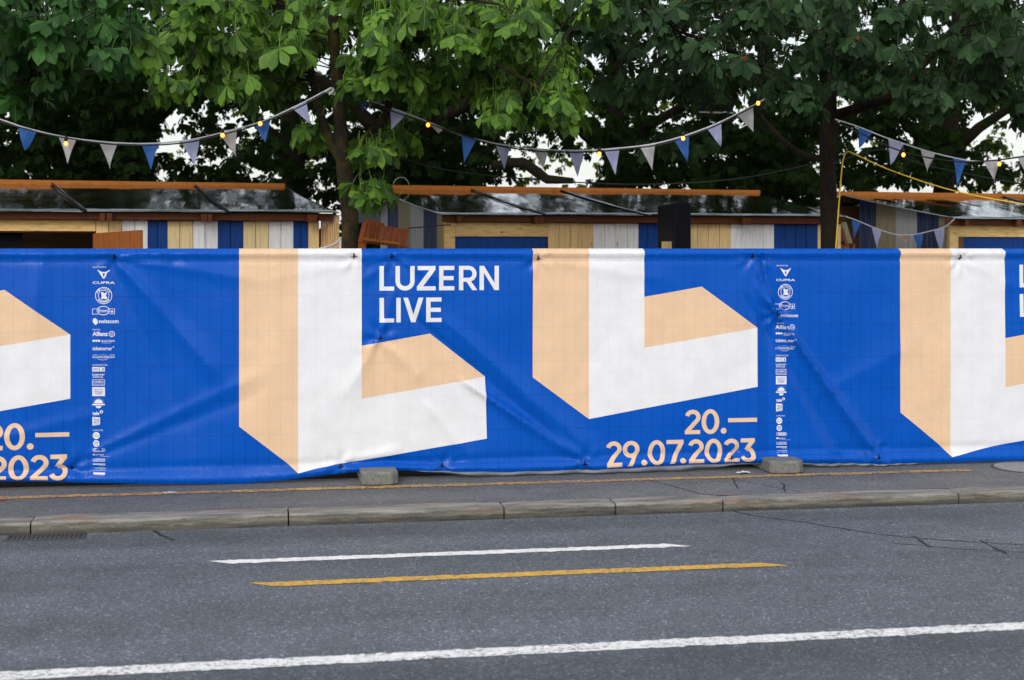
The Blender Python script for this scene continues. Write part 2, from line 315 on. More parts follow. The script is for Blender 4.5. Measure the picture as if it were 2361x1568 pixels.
# ------------------------------------------------------------------ object helpers
def world_loc(o):
    v = Vector((0, 0, 0))
    while o is not None: v = v + o.location; o = o.parent
    return np.array(v)
def props(o, label=None, cat=None, group=None, kind=None):
    for k, v in (('label', label), ('category', cat), ('group', group), ('kind', kind)):
        if v: o[k] = v
    return o
def thing(name, label, cat, loc, group=None):
    o = bpy.data.objects.new(name, None); COL.objects.link(o); o.location = tuple(float(q) for q in loc)
    o.empty_display_size = 0.1
    return props(o, label, cat, group)
class MB:
    def __init__(s): s.v = []; s.f = []
    def add(s, vs, fs):
        n = len(s.v); s.v += [tuple(float(q) for q in p) for p in vs]; s.f += [tuple(i + n for i in f) for f in fs]; return s
    def hexa(s, p):     # 8 points: bottom ring 0-3, top ring 4-7
        return s.add(p, [(0, 3, 2, 1), (4, 5, 6, 7), (0, 1, 5, 4), (1, 2, 6, 5), (2, 3, 7, 6), (3, 0, 4, 7)])
    def box(s, x0, x1, y0, y1, z0, z1, T=None):
        p = [(x0, y0, z0), (x1, y0, z0), (x1, y1, z0), (x0, y1, z0), (x0, y0, z1), (x1, y0, z1), (x1, y1, z1), (x0, y1, z1)]
        return s.hexa([T(*q) for q in p] if T else p)
    def prism(s, plan, z0, z1, cap=0.0, T=None):    # plan polygon, straight up, top edge chamfered by cap
        n = len(plan); c = np.mean(np.array(plan), axis=0)
        rings = [[(x, y, z0) for x, y in plan]]
        if cap > 0:
            rings.append([(x, y, z1 - cap) for x, y in plan])
            rings.append([(c[0] + (x - c[0]) * (1 - cap / max(1e-3, math.hypot(x - c[0], y - c[1]))),
                           c[1] + (y - c[1]) * (1 - cap / max(1e-3, math.hypot(x - c[0], y - c[1]))), z1) for x, y in plan])
        else: rings.append([(x, y, z1) for x, y in plan])
        vs = [q for r in rings for q in r]
        if T: vs = [T(*q) for q in vs]
        fs = [tuple(reversed(range(n)))]
        for k in range(len(rings) - 1):
            for i in range(n): fs.append((k * n + i, k * n + (i + 1) % n, (k + 1) * n + (i + 1) % n, (k + 1) * n + i))
        fs.append(tuple(range((len(rings) - 1) * n, len(rings) * n)))
        return s.add(vs, fs)
    def tube(s, pts, rad, n=8, cap=True, wob=0.0):
        pts = [Vector(p) for p in pts]; m = len(pts)
        if not hasattr(rad, '__len__'): rad = [rad] * m
        vs = []; up = None
        for i, p in enumerate(pts):
            d = (pts[min(i + 1, m - 1)] - pts[max(i - 1, 0)]).normalized()
            if up is None:
                up = Vector((0, 1, 0)) if abs(d.y) < 0.9 else Vector((1, 0, 0))
            a = d.cross(up).normalized(); b = a.cross(d).normalized(); up = b
            for k in range(n):
                t = 2 * math.pi * k / n
                r = rad[i]
                if wob: r *= 1 + wob * mnoise.noise(Vector((p.x * 2 + math.cos(t) * 1.5, p.y * 2 + math.sin(t) * 1.5, p.z * 1.7)))
                vs.append(p + (a * math.cos(t) + b * math.sin(t)) * r)
        fs = [(i * n + k, i * n + (k + 1) % n, (i + 1) * n + (k + 1) % n, (i + 1) * n + k) for i in range(m - 1) for k in range(n)]
        if cap: fs += [tuple(reversed(range(n))), tuple(range((m - 1) * n, m * n))]
        return s.add(vs, fs)
    def ball(s, c, r, nu=10, nv=7, sz=1.0):
        vs = [(c[0], c[1], c[2] + r * sz)]
        for i in range(1, nv):
            t = math.pi * i / nv
            for k in range(nu):
                vs.append((c[0] + r * math.sin(t) * math.cos(2 * math.pi * k / nu), c[1] + r * math.sin(t) * math.sin(2 * math.pi * k / nu), c[2] + r * sz * math.cos(t)))
        vs.append((c[0], c[1], c[2] - r * sz)); L = len(vs) - 1
        fs = [(0, 1 + k, 1 + (k + 1) % nu) for k in range(nu)]
        for i in range(nv - 2):
            fs += [(1 + i * nu + k, 1 + (i + 1) * nu + k, 1 + (i + 1) * nu + (k + 1) % nu, 1 + i * nu + (k + 1) % nu) for k in range(nu)]
        fs += [(L, 1 + (nv - 2) * nu + (k + 1) % nu, 1 + (nv - 2) * nu + k) for k in range(nu)]
        return s.add(vs, fs)
    def build(s, name, mat, parent=None, smooth=False, bevel=0.0, kind=None, loc=None):
        base = world_loc(parent) if parent is not None else np.zeros(3)
        org = np.array(loc, float) if loc is not None else base
        me = bpy.data.meshes.new(name)
        me.from_pydata([tuple(np.array(p) - org) for p in s.v], [], s.f)
        me.validate()
        mats = mat if isinstance(mat, list) else [mat]
        for q in mats: me.materials.append(q)
        if smooth: me.polygons.foreach_set('use_smooth', [True] * len(me.polygons))
        o = bpy.data.objects.new(name, me); COL.objects.link(o)
        if parent is not None: o.parent = parent
        o.location = tuple(org - base)
        if bevel:
            md = o.modifiers.new('bevel', 'BEVEL'); md.width = bevel; md.segments = 1; md.limit_method = 'ANGLE'
        if kind: o['kind'] = kind
        return o
def np_mesh(name, V, Tri, mats, parent=None, uv=None, smooth=True, normals=None, midx=None):
    base = world_loc(parent) if parent is not None else np.zeros(3)
    V = (np.asarray(V, float) - base).astype(np.float32); Tri = np.asarray(Tri, np.int32)
    me = bpy.data.meshes.new(name)
    me.vertices.add(len(V)); me.vertices.foreach_set('co', V.ravel())
    me.loops.add(Tri.size); me.loops.foreach_set('vertex_index', Tri.ravel())
    me.polygons.add(len(Tri)); me.polygons.foreach_set('loop_start', np.arange(0, Tri.size, 3, dtype=np.int32))
    for q in mats: me.materials.append(q)
    me.polygons.foreach_set('use_smooth', np.full(len(Tri), smooth))
    if midx is not None: me.polygons.foreach_set('material_index', np.asarray(midx, np.int32))
    if uv is not None:
        l = me.uv_layers.new(name='UVMap'); l.data.foreach_set('uv', np.asarray(uv, np.float32)[Tri.ravel()].ravel())
    me.update(calc_edges=True)
    if normals is not None: me.normals_split_custom_set_from_vertices([tuple(map(float, n)) for n in normals])
    o = bpy.data.objects.new(name, me); COL.objects.link(o)
    if parent is not None: o.parent = parent
    return o

# ------------------------------------------------------------------ ground, road, pavement, kerb
ROADZ = -0.095; KERB0, KERB1 = 11.38, 11.60; FENCE_Y = 12.95
def sheet(name, x0, x1, y0, y1, z, mat, nx=1, ny=1):
    m = MB(); xs = np.linspace(x0, x1, nx + 1); ys = np.linspace(y0, y1, ny + 1)
    m.add([(x, y, z) for y in ys for x in xs], [(j * (nx + 1) + i, j * (nx + 1) + i + 1, (j + 1) * (nx + 1) + i + 1, (j + 1) * (nx + 1) + i) for j in range(ny) for i in range(nx)])
    return props(m.build(name, mat), kind='structure')
sheet('ground', -1500, 1500, -1500, 1500, -0.30, M['ground'])
road = sheet('road', -60, 70, -14, KERB0, ROADZ, M['road'])
sheet('pavement', -60, 70, KERB1 + 0.012, 60, 0.0, M['pavement'])
sheet('pavement_seam', -60, 70, KERB1 - 0.004, KERB1 + 0.016, -0.012, M['tar'])
M['ground_shade'] = plain('painted_ground_shade', (0.018, 0.016, 0.013), 0.95, 0.1, 0.3, 12, 0.5)
sheet('shade_strip', -60, 70, FENCE_Y + 0.12, 16.9, 0.006, M['ground_shade'], 1, 1)  # near-black sheet: shade on the ground behind the fence, put in as colour
kerb = props(bpy.data.objects.new('kerb', None), kind='structure'); COL.objects.link(kerb)
jx = [onY(x, 1200, KERB0)[0] for x in (-640, 70, 665, 1163, 1420, 1668, 2212, 2860)]
jx = [jx[0] - 12, jx[0] - 7.5] + [jx[0] - 3.5] + jx + [jx[-1] + 2.1, jx[-1] + 4.3, jx[-1] + 8]
kp = [(KERB0, -0.35), (KERB0, -0.022), (KERB0 + 0.006, -0.008), (KERB0 + 0.022, 0.003), (KERB1 - 0.004, 0.008), (KERB1 - 0.004, -0.35)]
for a, b in zip(jx[:-1], jx[1:]):
    m = MB(); n = 9; ph = random.uniform(0, 9); dz = random.uniform(-0.005, 0.004); dy = random.uniform(-0.006, 0.006)
    xs = np.linspace(a + 0.006, b - 0.006, n); vs = []
    for i, x in enumerate(xs):
        e = 0.012 if i in (0, n - 1) else 0.0
        for y, z in kp:
            w = 0.006 * mnoise.noise(Vector((x * 2 + ph, y * 9, z * 9)))
            vs.append((x, y + dy + w + (e if y < KERB0 + 0.02 else 0), z + dz + (w if z > -0.1 else 0) - (e * 0.5 if z > -0.1 else 0)))
    q = len(kp)
    fs = [(i * q + k, i * q + (k + 1) % q, (i + 1) * q + (k + 1) % q, (i + 1) * q + k) for i in range(n - 1) for k in range(q)]
    fs += [tuple(range(q)), tuple(reversed(range((n - 1) * q, n * q)))]
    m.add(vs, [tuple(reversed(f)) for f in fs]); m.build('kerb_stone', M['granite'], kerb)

def marking(name, p0, p1, width, mat, z, parent, slant=0.0):
    p0 = np.array(p0[:2]); p1 = np.array(p1[:2]); L = np.linalg.norm(p1 - p0); d = (p1 - p0) / L; nrm = np.array([-d[1], d[0]])
    n = max(2, int(L / 0.035)); a = []; b = []
    for i in range(n + 1):
        t = L * i / n
        a.append(p0 + d * (t + slant) + nrm * (width / 2 + random.gauss(0, 0.007))); b.append(p0 + d * (t - slant) - nrm * (width / 2 + random.gauss(0, 0.007)))
    m = MB(); m.add([(*q, z) for q in a] + [(*q, z) for q in b], [(n + 1 + i, n + 2 + i, i + 1, i) for i in range(n)])
    return m.build(name, mat, parent)
ZM = ROADZ + 0.004
pts = [onZ(487, 1297.5, ROADZ), onZ(1582, 1257, ROADZ)]
marking('white_lane_dash', (pts[0][0] + 0.05, 10.14), (pts[1][0] - 0.05, 10.14), 0.115, M['white_paint_fresh'], ZM, road, -0.07)
pts = [onZ(580, 1349, ROADZ), onZ(1815, 1302, ROADZ)]
marking('yellow_lane_dash', (pts[0][0] + 0.06, 9.415), (pts[1][0] - 0.08, 9.415), 0.12, M['yellow_paint'], ZM, road, -0.08)
marking('white_edge_line', (-25, 7.63), (30, 7.63), 0.15, M['white_paint'], ZM, road)
xe = onZ(2232, 1083, 0)[0]
pav = bpy.data.objects['pavement']
marking('yellow_pavement_line', (-25, 12.52), (xe, 12.52), 0.13, M['yellow_worn'], 0.004, pav)
def crack(poly, z, w, parent):
    P = [onZ(x, y, z) for x, y in poly]; Q = []
    for a, b in zip(P[:-1], P[1:]):
        k = max(2, int(np.linalg.norm(b - a) / 0.07))
        Q += [a + (b - a) * t / k for t in range(k)]
    Q.append(P[-1]); m = MB(); L = []; R = []
    for i, p in enumerate(Q):
        d = Q[min(i + 1, len(Q) - 1)] - Q[max(i - 1, 0)]; d /= np.linalg.norm(d); nn = np.array([-d[1], d[0], 0])
        j = random.gauss(0, 0.002 if w > 0.01 else 0.008); ww = w * random.uniform(0.5, 1.2)
        L.append(p + nn * (j + ww)); R.append(p + nn * (j - ww))
    k = len(Q); m.add([(q[0], q[1], z + 0.003) for q in R + L], [(i, i + 1, k + i + 1, k + i) for i in range(k - 1)])
    m.build('crack', M['tar'], parent)
def s4(px, py): return ((1700 + px * .34063) / 1.0165, (1060 + py * .34063) / 1.0165)
def s3(px, py): return ((1200 + px * .34063) / 1.0165, (1060 + py * .34063) / 1.0165)
def s1(px, py): return ((px * .34063) / 1.0165, (1060 + py * .34063) / 1.0165)
crack([s4(30, 402), s4(200, 440), s4(460, 472), s4(800, 525), s4(1080, 568), s4(1300, 590), s4(1750, 622), s4(2055, 640)], ROADZ, 0.008, road)
crack([s4(1150, 628), s4(1500, 655), s4(1850, 680), s4(2055, 690)], ROADZ, 0.006, road)
crack([s4(1295, 578), s4(1410, 655)], ROADZ, 0.013, road); crack([s4(1750, 607), s4(1930, 698)], ROADZ, 0.013, road)
crack([s1(1060, 540), s1(1110, 575), s1(1200, 605)], ROADZ, 0.012, road)
crack([s3(880, 175), s3(1100, 235), s3(1300, 285), s3(1400, 303)], 0.0, 0.006, pav)
crack([s3(1520, 178), s3(1552, 250)], 0.0, 0.008, pav); crack([s3(1855, 210), s3(1895, 280)], 0.0, 0.008, pav)
crack([s3(1450, 172), s3(1800, 240), s3(1990, 275)], 0.0, 0.004, pav)
# manhole lid
mc = onZ(2375, 1079, 0); t = thing('manhole_cover', 'round pale grey manhole cover in the pavement by the end of the yellow line', 'manhole cover', (mc[0], mc[1], 0))
r = mc[0] - onZ(2288, 1079, 0)[0]
MB().tube([(mc[0], mc[1], -0.05), (mc[0], mc[1], 0.006)], [r, r], 40).build('rim', M['iron'], t)
MB().tube([(mc[0], mc[1], -0.05), (mc[0], mc[1], 0.011)], [r * 0.93, r * 0.93], 40).build('lid', M['patch'], t)
# gutter grate
g0 = onZ(10, 1246, ROADZ); g1 = onZ(195, 1240, ROADZ)
t = thing('drain_grate', 'dark slotted iron gutter grate in the road against the kerb', 'drain grate', (g0[0], KERB0 - 0.2, ROADZ))
gx0, gx1, gy0, gy1 = g0[0], g1[0], KERB0 - 0.25, KERB0 - 0.02
m = MB()
for a in ((gx0, gx1, gy0, gy0 + 0.025), (gx0, gx1, gy1 - 0.025, gy1), (gx0, gx0 + 0.025, gy0 + 0.026, gy1 - 0.026), (gx1 - 0.025, gx1, gy0 + 0.026, gy1 - 0.026)):
    m.box(*a, ROADZ - 0.02, ROADZ + 0.007)
m.build('frame', M['iron'], t)
MB().box(gx0 + 0.026, gx1 - 0.026, gy0 + 0.026, gy1 - 0.026, ROADZ - 0.02, ROADZ + 0.002).build('pit', M['tar'], t)
k = 15
for i in range(k):
    x = gx0 + 0.05 + (gx1 - gx0 - 0.1) * i / (k - 1)
    MB().box(x - 0.012, x + 0.012, gy0 + 0.026, gy1 - 0.026, ROADZ - 0.01, ROADZ + 0.006).build('bar', M['iron'], t)

# ------------------------------------------------------------------ fence: panels, feet, banners
ZTOP = CAMH
def FXZ(x, y): p = onY(x, y, FENCE_Y); return (p[0], p[2])
bx1, bx2 = FXZ(872, 900)[0] - 0.0, FXZ(1790, 900)[0]
PW = bx2 - bx1
def fence_block(xc, label):
    t = thing('concrete_block', label, 'concrete block', (xc, FENCE_Y - 0.02, 0), 'concrete feet under the fence')
    w, y0, y1, c = 0.165, FENCE_Y - 0.35, FENCE_Y + 0.36, 0.06
    T = lambda X, Y, Z: (xc + X, Y, Z)
    prof = [(-w, y0 + c), (-w + c, y0), (w - c, y0), (w, y0 + c), (w, y1 - c), (w - c, y1), (-w + c, y1), (-w, y1 - c)]
    MB().prism(prof, 0.004, 0.122, 0.016, T).build('body', M['concrete'], t, bevel=0.008)
    MB().tube([(xc, FENCE_Y + 0.06, 0.118), (xc, FENCE_Y + 0.06, 0.13)], 0.035, 12).build('socket', M['galv'], t)
fence_block(bx1 - 0.01, 'grey concrete fence foot under the big L print, showing below the hem')
fence_block(bx2 - 0.01, 'grey concrete fence foot under the column of sponsor logos, below the date')
FB = FENCE_Y + 0.035
def fence_panel(x0, x1, label):
    t = thing('site_fence', label, 'fence', ((x0 + x1) / 2, FB, 0.13), 'mesh panels of the site fence')
    for x in (x0 + 0.03, x1 - 0.03): MB().tube([(x, FB, 0.13), (x, FB, ZTOP - 0.02)], 0.02, 8).build('post', M['galv'], t, True)
    MB().tube([(x0 + 0.03, FB, ZTOP - 0.035), (x1 - 0.03, FB, ZTOP - 0.035)], 0.02, 8).build('top_rail', M['galv'], t, True)
    MB().tube([(x0 + 0.03, FB, 0.2), (x1 - 0.03, FB, 0.2)], 0.018, 8).build('bottom_rail', M['galv'], t, True)
    m = MB()
    for i in range(1, int((x1 - x0) / 0.104)): m.tube([(x0 + i * 0.104, FB - 0.012, 0.2), (x0 + i * 0.104, FB - 0.012, ZTOP - 0.03)], 0.002, 4, False)
    for j in range(1, 6): m.tube([(x0 + 0.03, FB - 0.016, 0.2 + j * 0.31), (x1 - 0.03, FB - 0.016, 0.2 + j * 0.31)], 0.002, 4, False)
    props(m.build('wire_mesh', M['galv'], t), kind='stuff')
fence_panel(bx1 - PW, bx1 - 0.005, 'galvanised mesh fence panel behind the banner at the date end')
fence_panel(bx1 + 0.005, bx2 - 0.005, 'galvanised mesh fence panel behind the title lettering, between both feet')
fence_panel(bx2 + 0.005, bx2 + PW, 'galvanised mesh fence panel behind the banner with the sponsor column')

PER = 6.283
XS = FXZ(1771, 700)[0]; XL = XS - PER
def pxpoly(pts): return [FXZ(x, y) for x, y in pts]
PRINT = []       # (part, material, outer ring, holes)
def ext_top(pts): return [(x, z + (0.02 if z > ZTOP - 0.03 else 0)) for x, z in pts]
PRINT.append(('printed_letter', 'b_beige', ext_top(pxpoly([(551.5, 573), (690, 573), (690, 1083), (687, 1085), (551.5, 982)])), []))
PRINT.append(('printed_letter', 'b_beige', pxpoly([(829, 796.9), (990.5, 768.5), (1118, 868), (1118, 872), (829, 923)]), []))
PRINT.append(('printed_letter', 'b_white', ext_top(pxpoly([(687, 573), (833.2, 573), (833.2, 918), (1118, 868), (1121, 1010), (687, 1085)])), []))
PRINT.append(('printed_letter_small', 'b_beige', ext_top(pxpoly([(1226.5, 573), (1359, 573), (1358, 963), (1355, 964.6), (1226.5, 869.4)])), []))
PRINT.append(('printed_letter_small', 'b_beige', pxpoly([(1479, 684.7), (1614.6, 660.4), (1742.5, 755), (1742.5, 759), (1479, 806)]), []))
PRINT.append(('printed_letter_small', 'b_white', ext_top(pxpoly([(1356, 573), (1482.5, 573), (1482.8, 801), (1742.5, 755), (1742.5, 890.5), (1355, 964.6)])), []))
# glyphs, cap height 1
def arc(cx, cy, rx, ry, a0, a1, n=14):
    return [(cx + rx * math.cos(math.radians(a0 + (a1 - a0) * i / n)), cy + ry * math.sin(math.radians(a0 + (a1 - a0) * i / n))) for i in range(n + 1)]
def stroke(pts, w):
    P = [np.array(p, float) for p in pts]; L = []; R = []
    for i, p in enumerate(P):
        d = P[min(i + 1, len(P) - 1)] - P[max(i - 1, 0)]; d /= np.linalg.norm(d); n = np.array([-d[1], d[0]])
        L.append(tuple(p + n * w / 2)); R.append(tuple(p - n * w / 2))
    return L + R[::-1]
def rect(x0, y0, x1, y1): return [(x0, y0), (x1, y0), (x1, y1), (x0, y1)]
W = 0.178
GL = {
 'L': [(rect(0, 0, W, 1), []), (rect(W - .01, 0, .59, W * .93), [])],
 'I': [(rect(0, 0, W, 1), [])],
 'E': [(rect(0, 0, W, 1), []), (rect(W - .01, 0, .63, .168), []), (rect(W - .01, .416, .60, .584), []), (rect(W - .01, .832, .63, 1), [])],
 'Z': [(rect(.03, .832, .76, 1), []), (rect(0, 0, .77, .168), []), ([(0, .15), (.24, .15), (.76, .85), (.52, .85)], [])],
 'U': [(stroke([(W / 2, 1), (W / 2, .7), (W / 2, .39)] + arc(.388, .375, .388 - W / 2, .375 - W / 2, 180, 360, 20) + [(.776 - W / 2, .39), (.776 - W / 2, .7), (.776 - W / 2, 1)], W), [])],
 'N': [(rect(0, 0, W, 1), []), (rect(.62, 0, .62 + W, 1), []), ([(0, 1), (.18, 1), (.798, 0), (.618, 0)], [])],
 'V': [([(0, 1), (.195, 1), (.507, .0), (.32, 0)], []), ([(.82, 1), (.625, 1), (.313, 0), (.5, 0)], [])],
 'R': [(rect(0, 0, W, 1), []), ([(.1, 1), (.40, 1)] + arc(.40, .675, .325, .325, 90, -90, 18) + [(.1, .35)], [[(.17, .84), (.40, .84)] + arc(.40, .675, .155, .165, 90, -90, 14) + [(.17, .51)]]),
       ([(.28, .40), (.47, .40), (.76, 0), (.55, 0)], [])],
 '0': [(arc(.36, .5, .36, .512, 0, 360, 40)[:-1], [arc(.36, .5, .178, .345, 0, 360, 32)[:-1]])],
 '2': [(stroke(arc(.315, .695, .235, .222, 165, -28, 18) + [(.07, .09)], .172), []), (rect(.0, 0, .625, .165), [])],
 '9': [(arc(.34, .66, .34, .345, 0, 360, 36)[:-1], [arc(.34, .66, .165, .178, 0, 360, 28)[:-1]]), ([(.50, .50), (.665, .56), (.36, 0), (.155, 0)], [])],
 '7': [(rect(0, .835, .70, 1), []), ([(.50, .86), (.70, .86), (.30, 0), (.105, 0)], [])],
 '3': [(rect(.05, .835, .63, 1), []), ([(.40, .86), (.63, .86), (.40, .55), (.20, .55)], []), (stroke(arc(.325, .322, .245, .238, 100, -160, 22), .172), [])],
 '.': [(arc(.12, .115, .12, .12, 0, 360, 20)[:-1], [])],
 '-': [(rect(0, .46, 1.19, .625), [])],
}
def put_text(part, mat, items, x0px, ybase, ytop):
    X0, Z0 = FXZ(x0px, ybase); h = FXZ(x0px, ytop)[1] - Z0
    xm = x0px + (ybase - ytop) * (items[-1][1] + .7) / 2; hs = h / (cs - sn * (xm - CX) / FPX)      # the fence runs away from the camera
    for ch, gx in items:
        for outer, holes in GL[ch]:
            PRINT.append((part, mat, [(X0 + (gx + a) * hs, Z0 + b * h) for a, b in outer], [[(X0 + (gx + a) * hs, Z0 + b * h) for a, b in q] for q in holes]))
c2 = lambda px, py: ((540 + px * .38272) / 1.0165, (550 + py * .38272) / 1.0165)
c3 = lambda px, py: ((1200 + px * .38272) / 1.0165, (550 + py * .38272) / 1.0165)
q = c2(910, 342); qt = c2(910, 192)
put_text('title_lettering', 'b_white', [('L', 0), ('U', .65), ('Z', 1.52), ('E', 2.43), ('R', 3.25), ('N', 4.10)], q[0], q[1], qt[1])
q = c2(910, 536.5); qt = c2(910, 386)
put_text('title_lettering', 'b_white', [('L', 0), ('I', .68), ('V', .965), ('E', 1.9)], q[0], q[1], qt[1])
q = c3(1050, 1219); qt = c3(1050, 1070)
put_text('date_lettering', 'b_beige', [('2', 0), ('0', .68), ('.', 1.46), ('-', 1.76)], q[0], q[1], qt[1])
q = c3(567, 1413); qt = c3(567, 1263)
put_text('date_lettering', 'b_beige', [('2', 0), ('9', .68), ('.', 1.40), ('0', 1.70), ('7', 2.47), ('.', 3.0), ('2', 3.36), ('0', 4.04), ('2', 4.82), ('3', 5.47)], q[0], q[1], qt[1])

# triangulate the banner once, cut along every print edge
GS = 0.026; ZB = 0.055
gx = np.arange(XL, XS + GS * 0.5, (XS - XL) / round((XS - XL) / GS)); gz = np.linspace(ZB, ZTOP, int((ZTOP - ZB) / GS) + 1)
verts2 = []; edges2 = []
nx, nz = len(gx), len(gz)
jit = rng.uniform(-0.004, 0.004, (nz, nx, 2)); jit[0, :, 1] = 0; jit[-1, :, 1] = 0; jit[:, 0, 0] = 0; jit[:, -1, 0] = 0
for j in range(nz):
    for i in range(nx): verts2.append(Vector((gx[i] + jit[j, i, 0], gz[j] + jit[j, i, 1])))
def clampz(p): return (p[0], min(p[1], ZTOP))
for part, mt, outer, holes in PRINT:
    for ring in [outer] + holes:
        b = len(verts2); ring = [clampz(p) for p in ring]; fine_ = []
        for p, q in zip(ring, ring[1:] + ring[:1]):
            k = max(1, int(math.hypot(q[0] - p[0], q[1] - p[1]) / GS)); fine_ += [(p[0] + (q[0] - p[0]) * i / k, p[1] + (q[1] - p[1]) * i / k) for i in range(k)]
        ring = fine_
        verts2 += [Vector(p) for p in ring]; k = len(ring)
        edges2 += [(b + i, b + (i + 1) % k) for i in range(k)]
V2, E2, F2, _, _, _ = geometry.delaunay_2d_cdt(verts2, edges2, [], 0, 1e-5)
V2 = np.array([(v[0], v[1]) for v in V2]); F2 = np.array([f for f in F2 if len(f) == 3])
ar = (V2[F2[:, 1], 0] - V2[F2[:, 0], 0]) * (V2[F2[:, 2], 1] - V2[F2[:, 0], 1]) - (V2[F2[:, 2], 0] - V2[F2[:, 0], 0]) * (V2[F2[:, 1], 1] - V2[F2[:, 0], 1])
F2[ar < 0] = F2[ar < 0][:, ::-1]; F2 = F2[np.abs(ar) > 1e-10]
CEN = V2[F2].mean(axis=1)
def inside(P, ring):
    x, y = P[:, 0], P[:, 1]; r = np.zeros(len(P), bool); n = len(ring)
    for i in range(n):
        x0, y0 = ring[i]; x1, y1 = ring[(i + 1) % n]
        if y0 == y1: continue
        c = ((y0 > y) != (y1 > y)) & (x < (x1 - x0) * (y - y0) / (y1 - y0) + x0); r ^= c
    return r
PARTS = ['fabric', 'printed_letter', 'printed_letter_small', 'title_lettering', 'date_lettering']
pid = np.zeros(len(F2), int); fm = np.zeros(len(F2), int); MATS = ['b_blue', 'b_beige', 'b_white']
for part, mt, outer, holes in PRINT:
    k = inside(CEN, outer)
    for hring in holes: k &= ~inside(CEN, hring)
    pid[k] = PARTS.index(part); fm[k] = MATS.index(mt)

hem_px = [(-600, 1113), (0, 1107), (400, 1114), (560, 1113), (650, 1105), (760, 1092), (830, 1085), (920, 1082), (1000, 1084), (1180, 1086), (1400, 1079), (1550, 1071), (1700, 1066), (1830, 1066), (2000, 1067), (2200, 1064), (2361, 1059), (2900, 1040)]
HX = np.array([FXZ(*p) for p in hem_px])
def seg_fold(X, Z, a, b, w, amp, taper=0.5):
    ax, az = FXZ(*a); bx, bz = FXZ(*b); dx, dz = bx - ax, bz - az; L = math.hypot(dx, dz); dx /= L; dz /= L
    t = (X - ax) * dx + (Z - az) * dz; s = -(X - ax) * dz + (Z - az) * dx
    u = np.clip(t / L, -0.3, 1.3); env = np.exp(-np.maximum(0, np.abs(u - 0.5) - taper) ** 2 / 0.02)
    ww = w * (0.55 + 0.9 * np.clip(u, 0, 1))
    return amp * env * (0.65 * np.exp(-(s / ww) ** 2) + 0.35 * np.exp(-np.abs(s) / (0.45 * ww)))
TIES = [(265, 594), (815, 592), (902, 592), (1238, 597), (1730, 592), (2208, 595), (165, 1078), (785, 1077), (1018, 1075), (1343, 1066), (1680, 1056), (2013, 1048), (875, 779), (1785, 724), (2500, 592), (-260, 592)]
FOLDS = [((902, 592), (640, 640), .05, .006), ((1000, 770), (1345, 1066), .07, -.026), ((1060, 770), (1380, 1060), .09, .022), ((1100, 900), (1345, 1062), .05, .040),
         ((1730, 592), (1785, 724), .035, .022), ((1752, 592), (1800, 740), .05, -.020), ((1785, 724), (2013, 1048), .05, .055), ((1750, 740), (1950, 1060), .07, -.020), ((1800, 820), (1900, 1040), .06, .014),
         ((265, 594), (480, 840), .07, .020), ((275, 640), (420, 960), .09, -.012), ((265, 594), (560, 640), .05, .010), ((240, 1030), (560, 880), .05, .010), ((200, 1060), (560, 920), .05, -.008),
         ((875, 779), (800, 900), .06, .014), ((875, 779), (960, 860), .06, .016), ((875, 779), (905, 680), .03, .008), ((990, 940), (1080, 1050), .06, .014), ((760, 1070), (900, 1040), .04, .016), ((880, 1060), (1018, 1075), .03, -.012),
         ((1343, 1066), (1220, 930), .05, .012), ((1760, 575), (1768, 1066), .05, -.014), ((1738, 620), (1742, 1050), .03, .006), ((1680, 1056), (1900, 1046), .04, .014), ((902, 592), (1000, 640), .03, .010), ((902, 592), (845, 640), .03, .010),
         ((1238, 597), (1500, 640), .05, .006), ((2208, 595), (2330, 660), .05, .006), ((1900, 900), (2090, 800), .10, .008), ((0, 1010), (200, 960), .06, .008), ((100, 600), (60, 900), .12, .010), ((400, 600), (390, 1000), .14, -.010), ((640, 620), (620, 980), .13, .008)]
def disp(X, Z, Zn):
    d = 0.010 * np.sin(X * 1.9 + 0.6 * np.sin(Z * 2.3)) * np.sin(Z * 1.5 + 0.3) + 0.006 * np.sin(X * 4.3 + Z * 2.1) + 0.003 * np.sin(X * 7.7 - Z * 5.2 + np.sin(X * 2))
    s = ZTOP - Z
    d += 0.020 * np.exp(-((s - 0.045) / 0.032) ** 2) - 0.010 * np.exp(-((s - 0.105) / 0.022) ** 2) - 0.055 * np.exp(-(s / 0.014) ** 2)
    sb = Zn - ZB
    d += 0.035 * np.exp(-((sb - 0.035) / 0.035) ** 2) - 0.012 * np.exp(-((sb - 0.115) / 0.03) ** 2)
    for a, b, w, amp in FOLDS: d += seg_fold(X, Z, a, b, w, amp * 1.35)
    for i, tpx in enumerate(TIES):
        tx, tz = FXZ(*tpx); r = np.hypot(X - tx, Z - tz); th = np.arctan2(Z - tz, X - tx)
        d += -0.030 * np.exp(-r / 0.05) + 0.012 * np.cos(th * (5 + i % 3) + i) * np.exp(-((r - 0.08) / 0.08) ** 2) * np.clip(r / 0.05, 0, 1)
    return d
def warp(X, Zn):
    zb = np.interp(X, HX[:, 0], HX[:, 1]); f = np.clip(1 - (Zn - ZB) / 0.14, 0, 1)
    return Zn + (zb - ZB) * f * f * (3 - 2 * f)
BLABEL = ['blue banner in front of the open dark hut, showing the date end of its print',
          'blue banner with the full title, date and two large L shapes',
          'blue banner that starts with sponsor logos below the yellow cable, cut off by the frame']
FULLPOS = []
